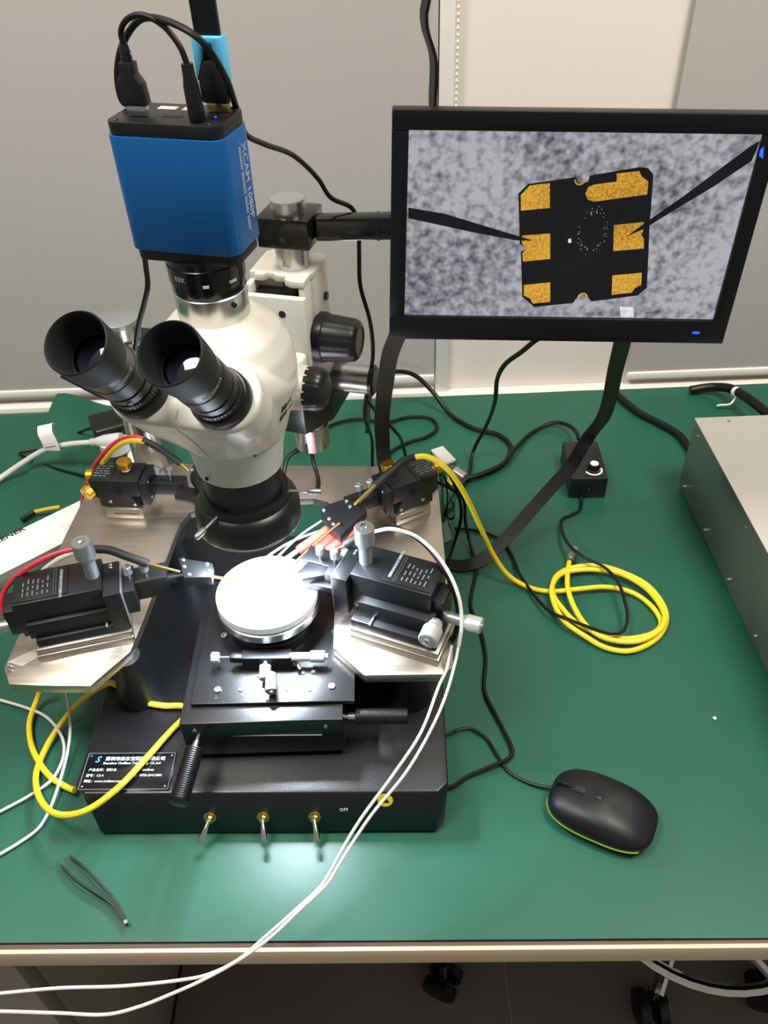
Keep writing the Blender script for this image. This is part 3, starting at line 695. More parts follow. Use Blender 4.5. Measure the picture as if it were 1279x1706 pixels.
# screen picture: lit panel with the camera image built as thin flat shapes on it
def emis(name, rgb, rgb2, strength, scale, detail=3, stretch=None):
    M = bpy.data.materials.new(name); M.use_nodes = True; nt = M.node_tree; b = nt.nodes['Principled BSDF']
    tc = nt.nodes.new('ShaderNodeTexCoord'); mp = nt.nodes.new('ShaderNodeMapping'); nt.links.new(tc.outputs['Object'], mp.inputs[0])
    nz = nt.nodes.new('ShaderNodeTexNoise'); nz.inputs['Scale'].default_value = scale; nz.inputs['Detail'].default_value = detail; nz.inputs['Roughness'].default_value = .6
    nt.links.new(mp.outputs[0], nz.inputs['Vector'])
    n2 = nt.nodes.new('ShaderNodeTexNoise'); n2.inputs['Scale'].default_value = 11; n2.inputs['Detail'].default_value = 1; nt.links.new(mp.outputs[0], n2.inputs['Vector'])
    ad = nt.nodes.new('ShaderNodeMath'); ad.operation = 'MULTIPLY_ADD'; ad.inputs[1].default_value = .7; nt.links.new(n2.outputs['Fac'], ad.inputs[0]); nt.links.new(nz.outputs['Fac'], ad.inputs[2])
    cr = nt.nodes.new('ShaderNodeValToRGB'); cr.color_ramp.elements[0].position = .60; cr.color_ramp.elements[1].position = 1.0
    cr.color_ramp.elements[0].color = (*lin(rgb), 1); cr.color_ramp.elements[1].color = (*lin(rgb2), 1)
    nt.links.new(ad.outputs[0], cr.inputs[0])
    b.inputs['Base Color'].default_value = (.004, .004, .004, 1); b.inputs['Roughness'].default_value = .35; b.inputs['Specular IOR Level'].default_value = .25
    nt.links.new(cr.outputs[0], b.inputs['Emission Color']); b.inputs['Emission Strength'].default_value = strength
    MATS[name] = M
emis('screen_ground', (80, 82, 91), (172, 173, 180), 1.0, 130, 1.5)
emis('screen_chip', (9, 10, 14), (18, 18, 24), 1.0, 120)
emis('screen_gold', (150, 100, 24), (224, 172, 60), 1.0, 420)
emis('screen_probe', (6, 6, 9), (18, 18, 24), 1.0, 60)
emis('screen_white', (190, 190, 190), (235, 235, 235), 1.0, 200)
scr = MB().box((-SX - .0005, -SY - .0005, -.006), (SX + .0005, SY + .0005, 0)).build('screen', 'screen_ground', mo)
def flat(name, poly, k, material): return MB().prism(poly, -.0002, .0001 * (k + 1)).build(name, material, scr)
flat('chip_image', [(-0.0474,0.0303),(-0.0401,0.0381),(-0.0019,0.044),(-0.0002,0.0405),(0.0037,0.0389),(0.0083,0.0406),(0.0088,0.0453),(0.0474,0.0523),(0.0547,0.0517),(0.0599,0.0467),(0.0647,0.0085),(0.0737,-0.0491),(0.0672,-0.0561),(0.0272,-0.0624),(0.0239,-0.0588),(0.0168,-0.0555),(0.0124,-0.0612),(0.0114,-0.064),(-0.0227,-0.0683),(-0.0344,-0.0591),(-0.0401,-0.0185),(-0.0365,-0.0164),(-0.0374,-0.0133),(-0.0416,-0.012)], 0, 'screen_chip')
for pp in ([(-0.0453,0.0292),(-0.0388,0.0369),(-0.0226,0.039),(-0.0201,0.019),(-0.0439,0.0165)], [(0.0303,0.0472),(0.048,0.0493),(0.0507,0.0451),(0.0569,0.0412),(0.0579,0.031),(0.0158,0.0246),(0.0101,0.0263),(0.0074,0.0311),(0.009,0.0363),(0.0136,0.0383),(0.0314,0.0409)], [(-0.0404,-0.0043),(-0.0171,-0.0022),(-0.0142,-0.0242),(-0.0374,-0.0269),(-0.0387,-0.0198),(-0.0365,-0.0164),(-0.0379,-0.0133),(-0.0402,-0.0107)], [(0.0352,0.0056),(0.0597,0.0085),(0.0607,0.0009),(0.0595,-0.0021),(0.0624,-0.0054),(0.0641,-0.0139),(0.0386,-0.0166)], [(-0.0343,-0.048),(-0.0115,-0.0452),(-0.0092,-0.0632),(-0.0244,-0.0652),(-0.0276,-0.0604),(-0.0332,-0.0577)], [(0.0415,-0.0381),(0.0665,-0.0353),(0.0682,-0.0464),(0.0632,-0.0493),(0.0614,-0.0534),(0.0441,-0.0559)]):
    flat('gold_pad_image', pp, 1, 'screen_gold')
flat('probe_image', [(-0.1375,0.0177),(-0.1073,0.0132),(-0.0688,0.0022),(-0.0305,-0.0085),(-0.045,-0.0085),(-0.0811,-0.0023),(-0.1372,0.009)], 2, 'screen_probe')
flat('probe_image', [(0.047,-0.0043),(0.061,0.008),(0.0884,0.0304),(0.124,0.0624),(0.1327,0.0697),(0.1381,0.0732),(0.1358,0.0585),(0.111,0.0384),(0.0793,0.0162),(0.0619,0.0035)], 2, 'screen_probe')
flat('bright_spot_image', [(0.0532,-0.0668),(0.0653,-0.0672),(0.0677,-0.0769),(0.0559,-0.077)], 1, 'screen_white')
flat('bright_spot_image', [(-0.0015,-0.0071),(0.0009,-0.006),(0.002,-0.0096),(-0.0005,-0.0102)], 1, 'screen_white')
sp = MB(); rnd = random.Random(3)
for k in range(60):
    a = rnd.uniform(0, 6.28); rr_ = rnd.uniform(.75, 1.1)
    x, y = (0.0183,0.0003); x += math.cos(a) * .012 * rr_; y += math.sin(a) * .019 * rr_
    q_ = rnd.uniform(.00012, .00030); sp.box((x - q_, y - q_, 0), (x + q_, y + q_, .00022))
sp.build('speckle_image', 'screen_white', scr)['kind'] = 'stuff'
for pc, r0, a0 in (((0.0014,0.0421), .0046, 180), ((0.0188,-0.059), .0046, 0)):
    ar = MB()
    poly = [(pc[0] + r0 * math.cos(rad(a0 + 180 * k / 10)), pc[1] + r0 * math.sin(rad(a0 + 180 * k / 10))) for k in range(11)] + [(pc[0] + r0 * .7 * math.cos(rad(a0 + 180 - 180 * k / 10)), pc[1] + r0 * .7 * math.sin(rad(a0 + 180 - 180 * k / 10))) for k in range(11)]
    flat('notch_image', poly, 1, 'screen_gold')
MB().prism([(.1405, .070), (.1385, .0675), (.1390, .063), (.1425, .061)], .0041, .0045).build('blue_tape', 'led_tape_glow', mo)  # tape glows by the emissive LED material, though it is no lamp

# ================================================================== MICROPOSITIONERS
PZ = .1196
def thumbscrew(par, p, d=(0, 0, 1), r=.0042, L=.010, stem=.008):
    p = Vector(p); d = Vector(d).normalized()
    t_ = MB().lathe([(stem, r * .8), (stem + .0006, r), (stem + L - .0006, r), (stem + L, r * .85), (stem + L, r * .5), (stem + L - .001, r * .45)], p, d, 30, knurl=-.0003, kn=2).build('thumb_screw', 'satin_silver', par)
    MB().cyl(p, p + d * (stem + .001), r * .36, n=8).build('shaft', 'screw_steel', t_)
    return t_
def micrometer(par, p, d, sl, th, r, material='grey_thimble', name='micrometer'):
    p = Vector(p); d = Vector(d).normalized()
    o = MB().lathe([(0, r * .68), (sl, r * .68)], p, d, 24).build(name, 'satin_silver' if material == 'white_thimble' else material, par)
    MB().lathe([(sl - .003, r * .74), (sl, r * .78), (sl + .003, r * .96), (sl + .0035, r), (sl + th - .001, r), (sl + th, r * .9)], p, d, 36, knurl=-.0002, kn=3).build('thimble', material, o)
    MB().lathe([(sl + th - .0005, r * .4), (sl + th + .0015, r * .38), (sl + th + .0022, r * .25)], p, d, 14).build('end_screw', 'screw_steel', o)
    return o
def label_print(par, x0, x1, w0, w1, z, s, title):
    """white print lines on a positioner's label; x0..x1 along the body, w towards the viewer"""
    L = x1 - x0
    up = Vector((0, 1, 0)); 
    g = MB()
    rnd = random.Random(int(abs(x0) * 1e5) + s)
    for k in range(2):
        xx = x1 - L * (.20 + .05 * k); g.box((xx, min(s * w0, s * w1), z), (xx + .00025, max(s * w0, s * w1), z + .0001))
    for k in range(6):
        xx = x1 - L * (.38 + .1 * k); y = w0 + (w1 - w0) * .1
        for sg in range(3):
            ln = (w1 - w0) * rnd.uniform(.08, .2)
            a, b = s * y, s * (y + ln); g.box((xx, min(a, b), z), (xx + .0012, max(a, b), z + .0001)); y += ln + (w1 - w0) * rnd.uniform(.05, .12)
    g.build('small_print', 'print_dim', par)
    lettering('lettering', title, .0032, frame((x1 - L * .10, s * w1 * .9 + s * w0 * .1, z + .0001), (0, -s, 0), (1 * (1 if s > 0 else 1), 0, 0)) if s > 0 else frame((x1 - L * .10, s * w0 * .9 + s * w1 * .1, z + .0001), (0, s, 0), (1, 0, 0)), 'print_grey', par, bold=.00008)
def big_positioner(label, loc, ang, s, ox, ow, my):
    t = thing('probe_positioner', label, 'positioner', (loc[0], loc[1], PZ), ang, 'probe positioners on the platen')
    def bx(name, x0, x1, w0, w1, z0, z1, material, par=t, bev=.0008):
        return MB().box((x0, min(-s * w0, -s * w1), z0), (x1, max(-s * w0, -s * w1), z1), bev).build(name, material, par)
    bx('magnet_base', -.046, .046, -.024, .027, 0, .0085, 'steel_edge')
    bx('base_plate', -.045, .046, -.023, .026, .0088, .016, 'steel_edge', bev=.0012)
    bx('lower_stage', -.042, .046, -.020, .023, .0162, .026, 'black_anodised')
    bx('steel_rail', .024, .0262, .000, .0248, .0262, .0285, 'satin_silver', bev=.0003)
    b_ = bx('body', -.052 + ox, .030 + ox, -.028 + ow, .016 + ow, .0262, .070, 'black_anodised', bev=.0015)
    bx('lower_slide', -.046 + ox * .5, .030 + ox * .5, -.02 + ow, .020 + ow * .5, .0261, .045, 'black_anodised')
    lb = bx('label_plate', -.050 + ox, -.001 + ox, -.026 + ow, .0135 + ow, .0701, .0712, 'black_plastic', bev=.0003)
    label_print(lb, -.048 + ox, -.003 + ox, -(.0115 + ow), -(-.024 + ow), .0712, s, '深圳市森东宝科技有限公司')
    sl = bx('front_slide', .0302 + ox, .0460 + ox, -.022 + ow, .024 + ow, .020, .0675, 'black_anodised')
    bx('slide_edge', .0462 + ox, .0470 + ox, -.021 + ow, .023 + ow, .021, .0670, 'satin_silver', sl, .0002)
    for w_ in (-.014, -.018): screw(sl, (.038 + ox, -s * (w_ + ow), .0675), (0, 0, 1), .0018)
    for z_ in (.034, .030): screw(b_, (-.02 + ox, -s * (.016 + ow), z_), (0, -s, 0), .0018)
    bx('rear_bracket', -.063 + ox, -.0522 + ox, -.014 + ow, .012 + ow, .028, .060, 'black_anodised')
    micrometer(t, (.022 + ox, -s * (-.005 + ow), .0695), (0, 0, 1), .023, .022, .0095)
    micrometer(t, (-.062 + ox, -s * (.005 + ow), .036), (-1, 0, 0), .020, .017, .0082, 'white_thimble')
    if my: micrometer(t, (-.048 + ox * .5, -s * (.014 + ow * .5), .040), (0, -s, -.05), .006, .018, .0098, 'white_thimble')
    ar = bx('arm', .0472 + ox, .089 + ox, -.018 + ow, .004 + ow, .034, .058, 'black_anodised')
    bx('arm_mount', .0471 + ox, .058 + ox, -.020 + ow, .016 + ow, .030, .060, 'black_anodised', ar)
    for x in (.0545, .070): thumbscrew(ar, (x + ox, -s * (-.002 + ow), .057), stem=.009)
    return t
lf = big_positioner('large black probe positioner at left front, grey thimble on top', (-.302, .565), rad(13), 1, 0, 0, False)
rf = big_positioner('large black probe positioner at right front with three micrometers', (.015, .548), rad(156), -1, .022, -.010, True)
def tube(name, pts, r, material, par, straight=True, n=12, r_end=None): return MB().sweep(pts, r, n, straight=straight, r_end=r_end).build(name, material, par, True)
def zplate(name, pts, th, material, par, bev=.0005):
    z = pts[0][2]; return MB().prism([(p[0], p[1]) for p in pts], z - th, z, bev).build(name, material, par, True)
def wscrew(par, p, r=.0022, d=(0, 0, 1)):
    d = Vector(d).normalized(); return MB().lathe([(0, r), (r * .45, r), (r * .6, r * .8), (r * .6, r * .5), (r * .3, r * .4)], Vector(p) - d * .0002, d, 14).build('screw', 'screw_steel', par, True)
# left front probe holder
ph = zplate('probe_holder', [(-0.2033,0.5967,0.188), (-0.1685,0.5871,0.188), (-0.1672,0.5682,0.188), (-0.1937,0.5688,0.188)], .011, 'black_anodised', lf)
for p in ((-0.198,0.593,0.188), (-0.1954,0.5836,0.188), (-0.1736,0.5858,0.188), (-0.17,0.5765,0.188), (-0.1891,0.5726,0.188)): wscrew(ph, p, .0021)
tube('probe_arm', [(-0.2261,0.5854,0.168), (-0.1989,0.5886,0.17), (-0.1839,0.588,0.174)], .0055, 'black_anodised', lf)
tube('probe_shaft', [(-0.2284,0.5804,0.197), (-0.1987,0.5774,0.187)], .0016, 'brass', lf)
tube('probe_needle', [(-0.1696,0.5771,0.18), (-0.1504,0.585,0.166), (-0.1372,0.5865,0.1595)], .0017, 'brass', lf, r_end=.0003)
tube('cable_sleeve', [(-0.2852,0.5952,0.205), (-0.2669,0.5923,0.206), (-0.2452,0.5831,0.204), (-0.2274,0.5793,0.198)], .0042, 'black_rubber', lf, False)
# right front probe holder
ph = zplate('probe_holder', [(-0.0818,0.573,0.176), (-0.0875,0.5816,0.176), (-0.0731,0.6011,0.176), (-0.0542,0.6131,0.176), (-0.042,0.6037,0.176), (-0.0488,0.5787,0.176)], .009, 'black_anodised', rf)
zplate('probe_arm', [(-0.0831,0.5835,0.168), (-0.0816,0.576,0.168), (-0.0403,0.5616,0.168), (-0.0346,0.5801,0.168)], .007, 'black_anodised', rf)
zplate('clamp_fork', [(-0.047,0.5842,0.186), (-0.0426,0.6044,0.186), (-0.0295,0.6124,0.186), (-0.0354,0.5954,0.186), (-0.0347,0.5802,0.186), (-0.0377,0.582,0.186), (-0.0401,0.5922,0.186), (-0.0442,0.5908,0.186)], .0012, 'satin_silver', rf, .0002)
tube('probe_shaft', [(-0.0535,0.6021,0.183), (-0.0388,0.6043,0.19)], .0012, 'brass', rf)
tube('cable_sleeve', [(-0.04,0.6035,0.19), (-0.0339,0.6051,0.193), (-0.0243,0.6092,0.196)], .0044, 'black_rubber', rf)
tube('probe_needle', [(-0.086,0.5889,0.172), (-0.0975,0.5891,0.164), (-0.1075,0.5877,0.1592)], .0008, 'brass', rf, r_end=.00025)

def small_positioner(label, loc, ang, s, knobs):
    t = thing('gold_knob_positioner', label, 'positioner', (loc[0], loc[1], PZ), ang, 'small positioners with gold knobs')
    def bx(name, x0, x1, w0, w1, z0, z1, material, par=t, bev=.0008):
        return MB().box((x0, min(-s * w0, -s * w1), z0), (x1, max(-s * w0, -s * w1), z1), bev).build(name, material, par)
    mb_ = bx('magnet_base', -.0225, .0225, -.020, .0215, 0, .0140, 'steel_edge')
    bx('base_slot', -.012, .018, .0214, .0218, .0065, .0075, 'dark_hole', mb_, 0)
    M2 = Matrix(((1, 0, 0, 0), (0, 0, -1, 0), (0, 1, 0, 0), (0, 0, 0, 1)))
    b_ = MB().prism([(-.0265, .0142), (.0200, .0142), (.0120, .0300), (.0240, .0300), (.0240, .0520), (-.0330, .0520), (-.0330, .0300), (-.0265, .0260)], -.018, .018, .0008, M=M2).build('body', 'black_anodised', t)
    lb = bx('label_plate', -.032, -.008, -.016, .016, .0521, .0527, 'black_plastic', b_, .0002)
    g = MB(); rnd = random.Random(int(ang * 100))
    for k in range(6):
        y = -.013 + k * .0045; x = -.030
        for q_ in range(3):
            ln = rnd.uniform(.002, .007); a = -s * y
            g.box((x, a - .0006, .0527), (x + ln, a + .0006, .0529)); x += ln + .0015
    g.build('small_print', 'print_dim', lb)
    for x, z_ in ((-.014, .022), (.014, .018)): screw(b_, (x, -s * .018, z_), (0, -s, 0), .0021)
    MB().lathe([(0, .0045), (.0012, .0045), (.0012, .002), (.0016, .002)], (.0, -s * .018, .0385), (0, -s, 0), 18).build('clamp_screw', 'black_gloss', b_)
    for p, d in knobs:
        k_ = MB().lathe([(.0045, .0080), (.005, .0086), (.0118, .0086), (.0125, .0080), (.0125, .003), (.0122, .002)], (p[0], -s * p[1], p[2]), (d[0], -s * d[1], d[2]), 40, knurl=-.00025, kn=2).build('gold_knob', 'gold', t)
        MB().lathe([(0, .0055), (.0018, .0055), (.0018, .0035), (.0046, .0035)], (p[0], -s * p[1], p[2]), (d[0], -s * d[1], d[2]), 20).build('collar', 'white_plastic', k_)
    sl = bx('front_slide', .0242, .0330, -.018, .0185, .018, .050, 'black_anodised')
    for w_, z_ in ((.010, .046), (.010, .024)): screw(sl, (.033, -s * w_, z_), (1, 0, 0), .0018)
    ar = bx('arm', .0331, .0720, -.010, .006, .024, .041, 'black_anodised')
    for x in (.040, .054): thumbscrew(ar, (x, s * .004, .040), (.12, 0, 1), .0042, .009, .008)
    return t
lr = small_positioner('small black positioner with gold knobs behind the left front one', (-.2985, .761), rad(-6), 1, [((.004, -.004, .052), (.05, 0, 1)), ((-.0325, .012, .037), (-.45, .8, -.15)), ((-.0325, -.006, .040), (-1, .1, 0))])
rr2 = small_positioner('small black positioner with gold knobs at right rear, yellow cable attached', (.0245, .737), rad(206), -1, [((.012, -.012, .050), (.1, -.2, 1)), ((-.033, .000, .044), (-1, 0, .1))])
zplate('probe_holder', [(-0.2183,0.7477,0.17), (-0.218,0.7734,0.17), (-0.1908,0.7405,0.17), (-0.188,0.7035,0.17), (-0.195,0.707,0.17)], .008, 'black_anodised', lr)
zplate('probe_arm', [(-0.2317,0.7493,0.158), (-0.1956,0.7363,0.158), (-0.1941,0.7151,0.158), (-0.2354,0.7301,0.158)], .008, 'black_anodised', lr)
wscrew(lr, (-0.2175,0.7609,0.17), .0022); wscrew(lr, (-0.1945,0.7132,0.17), .0028)
tube('probe_shaft', [(-0.228,0.7512,0.19), (-0.2177,0.747,0.18)], .0022, 'brass', lr)
tube('cable_sleeve', [(-0.2605,0.7502,0.222), (-0.2453,0.7454,0.215), (-0.2362,0.7478,0.203), (-0.2254,0.7477,0.19)], .0040, 'black_rubber', lr, False)
ph = zplate('probe_holder', [(-0.0671,0.6732,0.176), (-0.0597,0.6837,0.176), (-0.0431,0.6907,0.176), (-0.025,0.6836,0.176), (-0.018,0.6703,0.176), (-0.0454,0.6323,0.176), (-0.0574,0.645,0.176)], .010, 'black_anodised', rr2)
for p in ((-0.0639,0.674,0.176), (-0.0398,0.6875,0.176), (-0.0359,0.6783,0.176), (-0.0578,0.6601,0.176), (-0.0532,0.6513,0.176)): wscrew(ph, p, .0023)
tube('probe_shaft', [(-0.0068,0.6904,0.196), (-0.0312,0.6753,0.18)], .0024, 'brass', rr2)
tube('probe_needle', [(-0.0462,0.6496,0.178), (-0.0544,0.6441,0.175), (-0.0777,0.6229,0.168), (-0.0989,0.6052,0.16)], .0021, 'brass', rr2, r_end=.0008)
tube('cable_sleeve', [(0.0351,0.7223,0.205), (0.023,0.7127,0.208), (0.0116,0.7013,0.206), (-0.0081,0.6884,0.196)], .0042, 'black_rubber', rr2, False)

# red sleeved leads with clear tips, lying under the right rear probe
for k, (pts, lab) in enumerate(((((-0.0511,0.6657,0.164), (-0.0711,0.6473,0.162), (-0.09,0.6314,0.159)), 'red sleeved probe lead, upper of the three below the right rear positioner'),
                                (((-0.0396,0.6612,0.164), (-0.0602,0.6402,0.162), (-0.082,0.6193,0.159)), 'red sleeved probe lead, middle of the three below the right rear positioner'),
                                (((-0.0244,0.6584,0.164), (-0.0396,0.6455,0.162), (-0.0601,0.6288,0.159)), 'red sleeved probe lead, lowest of the three below the right rear positioner'))):
    t = thing('probe_lead', lab, 'cable', pts[2], 0, 'red sleeved probe leads')
    tube('red_sleeve', pts, .0050, 'red_sleeve', t, False)
    e = Vector(pts[2]); d = (e - Vector(pts[1])).normalized()
    tube('tip', [e, e + d * .016], .0030, 'satin_silver', t)
    tube('wire', [e + d * .015, e + d * .036 + Vector((0, 0, .002))], .0016, 'clear_sleeve', t)
for k, pts in enumerate(([(-0.0689,0.6865,0.15), (-0.0898,0.6577,0.156), (-0.1149,0.6156,0.16)], [(-0.0523,0.6786,0.15), (-0.1003,0.6364,0.165), (-0.1294,0.6107,0.163)])):
    tag(MB().sweep(pts, .0013, 8).build('clear_lead', 'clear_sleeve'), ('clear thin lead curving past the red leads to the chuck', 'clear thin lead nearest the ring light, ending at the chuck')[k], 'cable', 'clear thin leads')

# ================================================================== LEFT REAR: POWER STRIP, ADAPTER, PLUG, BOX
t = thing('power_strip', 'white power strip lying behind the left rear positioner', 'power strip', (-.335, .975, .0005), rad(112))
MB().box((-.11, -.03, 0), (.10, .03, .034), .006, 3).build('body', 'white_plastic', t)
for x in (-.08, -.035, .01, .055):
    s_ = MB().box((x - .018, -.02, .0338), (x + .018, .02, .0348), .001).build('socket', 'white_plastic', t)
    for dx, dy in ((-.007, -.006), (.007, -.006), (0, .008)): MB().box((x + dx - .001, dy - .004, .0346), (x + dx + .001, dy + .004, .0350)).build('slot', 'dark_hole', s_)
t = thing('power_adapter', 'black power adapter plugged in at the far end of the power strip', 'adapter', (-.385, 1.030, .0355), rad(25))
MB().box((-.040, -.026, .002), (.040, .026, .034), .005, 3).build('body', 'black_plastic', t)
MB().box((-.012, -.012, 0), (.012, .012, .003)).build('prong_face', 'black_plastic', t)
MB().sweep([(-0.4182,1.04,0.045), (-0.4427,1.0583,0.03), (-0.4695,1.0729,0.012), (-0.4955,1.0572,0.004), (-0.5303,1.0483,0.003), (-0.5524,1.0389,0.003), (-0.5319,1.0224,0.003), (-0.4886,0.9975,0.003), (-0.4385,0.9756,0.003), (-.36, .93, .003)], .0021, 8).build('cord', 'black_cable', t, True)
t = thing('wall_plug', 'black block plug beside the silver column', 'plug', (-.322, .945, .0355), rad(60))
MB().box((-.020, -.012, 0), (.020, .012, .040), .003).build('body', 'black_plastic', t)
t = thing('grey_power_cable', 'light grey power cable with a white paper tag at far left', 'cable', (-0.4141,0.9793,0.06), 0)
MB().sweep([(-0.4189,0.9907,0.052), (-0.4583,0.9956,0.046), (-0.4976,0.9982,0.034), (-0.5266,0.9923,0.02), (-0.5605,0.9736,0.006), (-0.5939,0.9181,0.005), (-0.6258,0.8689,0.005)], .0042, 10).build('cord', 'grey_cable', t, True)
pd = (Vector((-0.3751,0.9852,0.056)) - Vector((-0.4203,0.9893,0.052))).normalized()
MB().lathe([(0, .0048), (.003, .0062), (.0035, .0048), (.007, .0066), (.0075, .005), (.011, .0070), (.013, .0075), (.024, .010), (.040, .0115), (.048, .0115)], (-0.4206,0.9908,0.052), pd, 18).build('plug', 'grey_cable', t, True)
MB().cyl(Vector((-0.3876,0.9933,0.04)) + Vector((0, 0, -.003)), Vector((-0.3876,0.9933,0.04)) + Vector((0, 0, .012)), .021, n=28).build('plug_face', 'grey_cable', t, True)
tg = []
tp0, tp1 = Vector((-0.4897,0.9955,0.04)), Vector((-0.4655,0.9931,0.046))
MB().ribbon([tp0.lerp(tp1, .5) + Vector((0, -.006, -.001)), tp0.lerp(tp1, .5) + Vector((0, -.005, .012)), tp0.lerp(tp1, .5) + Vector((-.004, .0, .026)), tp0.lerp(tp1, .5) + Vector((-.005, .010, .033)), tp0.lerp(tp1, .5) + Vector((-.004, .016, .028))], [tp1 - tp0] * 5, .024, .0004).build('paper_tag', 'paper_white', t, True)
tt = MB(); c0 = tp0.lerp(tp1, .5); dx = (tp1 - tp0).normalized()
for k in range(5):
    c = c0 + Vector((-.0012 - .0003 * k, -.0062 + .0012 * k, .007 + .0036 * k)); tt.box((-.009, -.0004, -.0004), (.009 - .002 * (k % 3), .0004, .0004), M=frame(c, dx, (0, .3, 1)))
tt.build('tag_print', 'print_faint', t, True)

bxp = [(-0.581,0.7515,0.022), (-0.4034,0.9153,0.022), (-0.352,0.8223,0.022), (-0.5143,0.712,0.022)]
t = thing('paper_box', 'flat white carton with dark lettering at far left under the platen', 'box', bxp[3][:2] + (0,), 0)
p0, p1, p3 = Vector((-0.5823,0.7547,0.022)), Vector((-0.3993,0.9124,0.022)), Vector((-0.4839,0.7536,0.022))
xd = (p1 - p0).normalized(); yd = Vector((xd.y, -xd.x, 0)); wdt = (p3 - p0).dot(yd); ln = (p1 - p0).length
Mx = Matrix((xd, -yd, Vector((0, 0, 1)))).transposed().to_4x4(); Mx.translation = Vector((p0.x, p0.y, 0))
MB().box((0, -wdt, .0215), (ln, 0, .0222), .0002, M=Mx).build('lid', 'paper_white', t, True)
MB().box((.001, -wdt + .001, .0), (ln - .001, -.001, .0213), .0005, M=Mx).build('body', 'carton_side', t, True)
pt0 = Vector((-0.5291,0.811,0.0223)); pt1 = Vector((-0.4794,0.8387,0.0223))
l_ = lettering('lettering', 'GREENER', .0125, t.matrix_basis.inverted() @ frame(Vector((-0.4794,0.8411,0.0223)), xd, -yd), 'print_dark', t, 'RIGHT', bold=.0003, xs=1.12)
wv = MB()
for k in range(3):
    c = Vector((-0.4229,0.8427,0.0223)) + xd * (k * .006 - .008)
    wv.lathe([(0, .006 - .001 * k), (.0001, .006 - .001 * k), (.0001, .0054 - .001 * k), (0, .0054 - .001 * k)], c, (0, 0, 1), 24, False)
wv.build('faint_mark', 'print_faint', t, True)

# ================================================================== RIGHT SIDE OBJECTS
t = thing('dimmer_box', 'black dimmer box with round knob lying on the mat', 'dimmer', (.2845, .929, 0), rad(-3))
MB().box((-.0250, -.0440, 0), (.0250, .0440, .0340), .0015).build('body', 'black_plastic', t)
dz = .0341
arc = MB(); pts_o = [(.0135 * math.cos(rad(a)), .0135 * math.sin(rad(a))) for a in range(-215, 36, 10)]; pts_i = [(.0105 * math.cos(rad(a)), .0105 * math.sin(rad(a))) for a in range(35, -216, -10)]
arc.prism([(x + .008, y - .024) for x, y in [( .0128 * math.cos(rad(a)), .0128 * math.sin(rad(a))) for a in range(-160, 21, 10)] + [(.0098 * math.cos(rad(a)), .0098 * math.sin(rad(a))) for a in range(20, -161, -10)]], dz - .0005, dz + .0002).build('dial_mark', 'print_white', t)
kn_ = MB().lathe([(0, .0085), (.001, .009), (.010, .0078), (.011, .007)], (.008, -.024, dz), (0, 0, 1), 40, knurl=-.0004, kn=4).build('knob', 'black_gloss', t)
MB().lathe([(0, .0058), (.0006, .0058)], (.008, -.024, dz + .0109), (0, 0, 1), 24).build('knob_cap', 'print_white', kn_)
g = MB()
for k in range(3): g.box((-.006 + k * .0028, .032, dz - .0004), (-.0042 + k * .0028, .035, dz + .0001))
g.build('small_print', 'print_grey', t)
MB().lathe([(0, .0035), (.010, .003)], (-.005, .044, .018), (0, 1, 0), 12).build('power_plug', 'black_plastic', t)
MB().box((-.0020, -.0480, .012), (.0020, -.0435, .018), .001).build('cord_relief', 'black_plastic', t)

t = thing('control_box', 'big grey metal instrument box with screws at the right edge', 'instrument', (.60, .70, 0), 0)
BX0, BX1, BY_0, BY_1, BH = .4145, .80, .45, .9035, .1150
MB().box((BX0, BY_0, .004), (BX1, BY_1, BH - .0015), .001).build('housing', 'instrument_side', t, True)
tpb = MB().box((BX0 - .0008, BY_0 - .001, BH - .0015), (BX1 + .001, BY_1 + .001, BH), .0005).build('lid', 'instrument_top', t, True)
for y in (.885, .795, .705, .615, .525):
    MB().lathe([(0, .0022), (.0012, .0020), (.0014, .001)], (BX0, y, BH - .016), (-1, 0, 0), 12).build('screw', 'screw_steel', t, True)
for y in (.885, .795, .705, .615, .525):
    MB().lathe([(0, .0022), (.0012, .0020), (.0014, .001)], (BX0, y, .014), (-1, 0, 0), 12).build('screw', 'screw_steel', t, True)
MB().lathe([(0, .0024), (.0012, .0022), (.0014, .001)], (.455, .893, BH), (0, 0, 1), 12).build('screw', 'screw_steel', t, True)
MB().box((.484, .765, BH), (.60, .815, BH + .0003)).build('sticker', 'film', tpb, True)
MB().box((.4985, .780, BH + .0003), (.53, .790, BH + .0005)).build('sticker_print', 'yellow_dark', tpb, True)
for x in (BX0 + .03, BX1 - .03):
    for y in (BY_0 + .03, BY_1 - .03): MB().cyl((x, y, 0), (x, y, .0045), .01).build('rubber_foot', 'black_rubber', t, True)

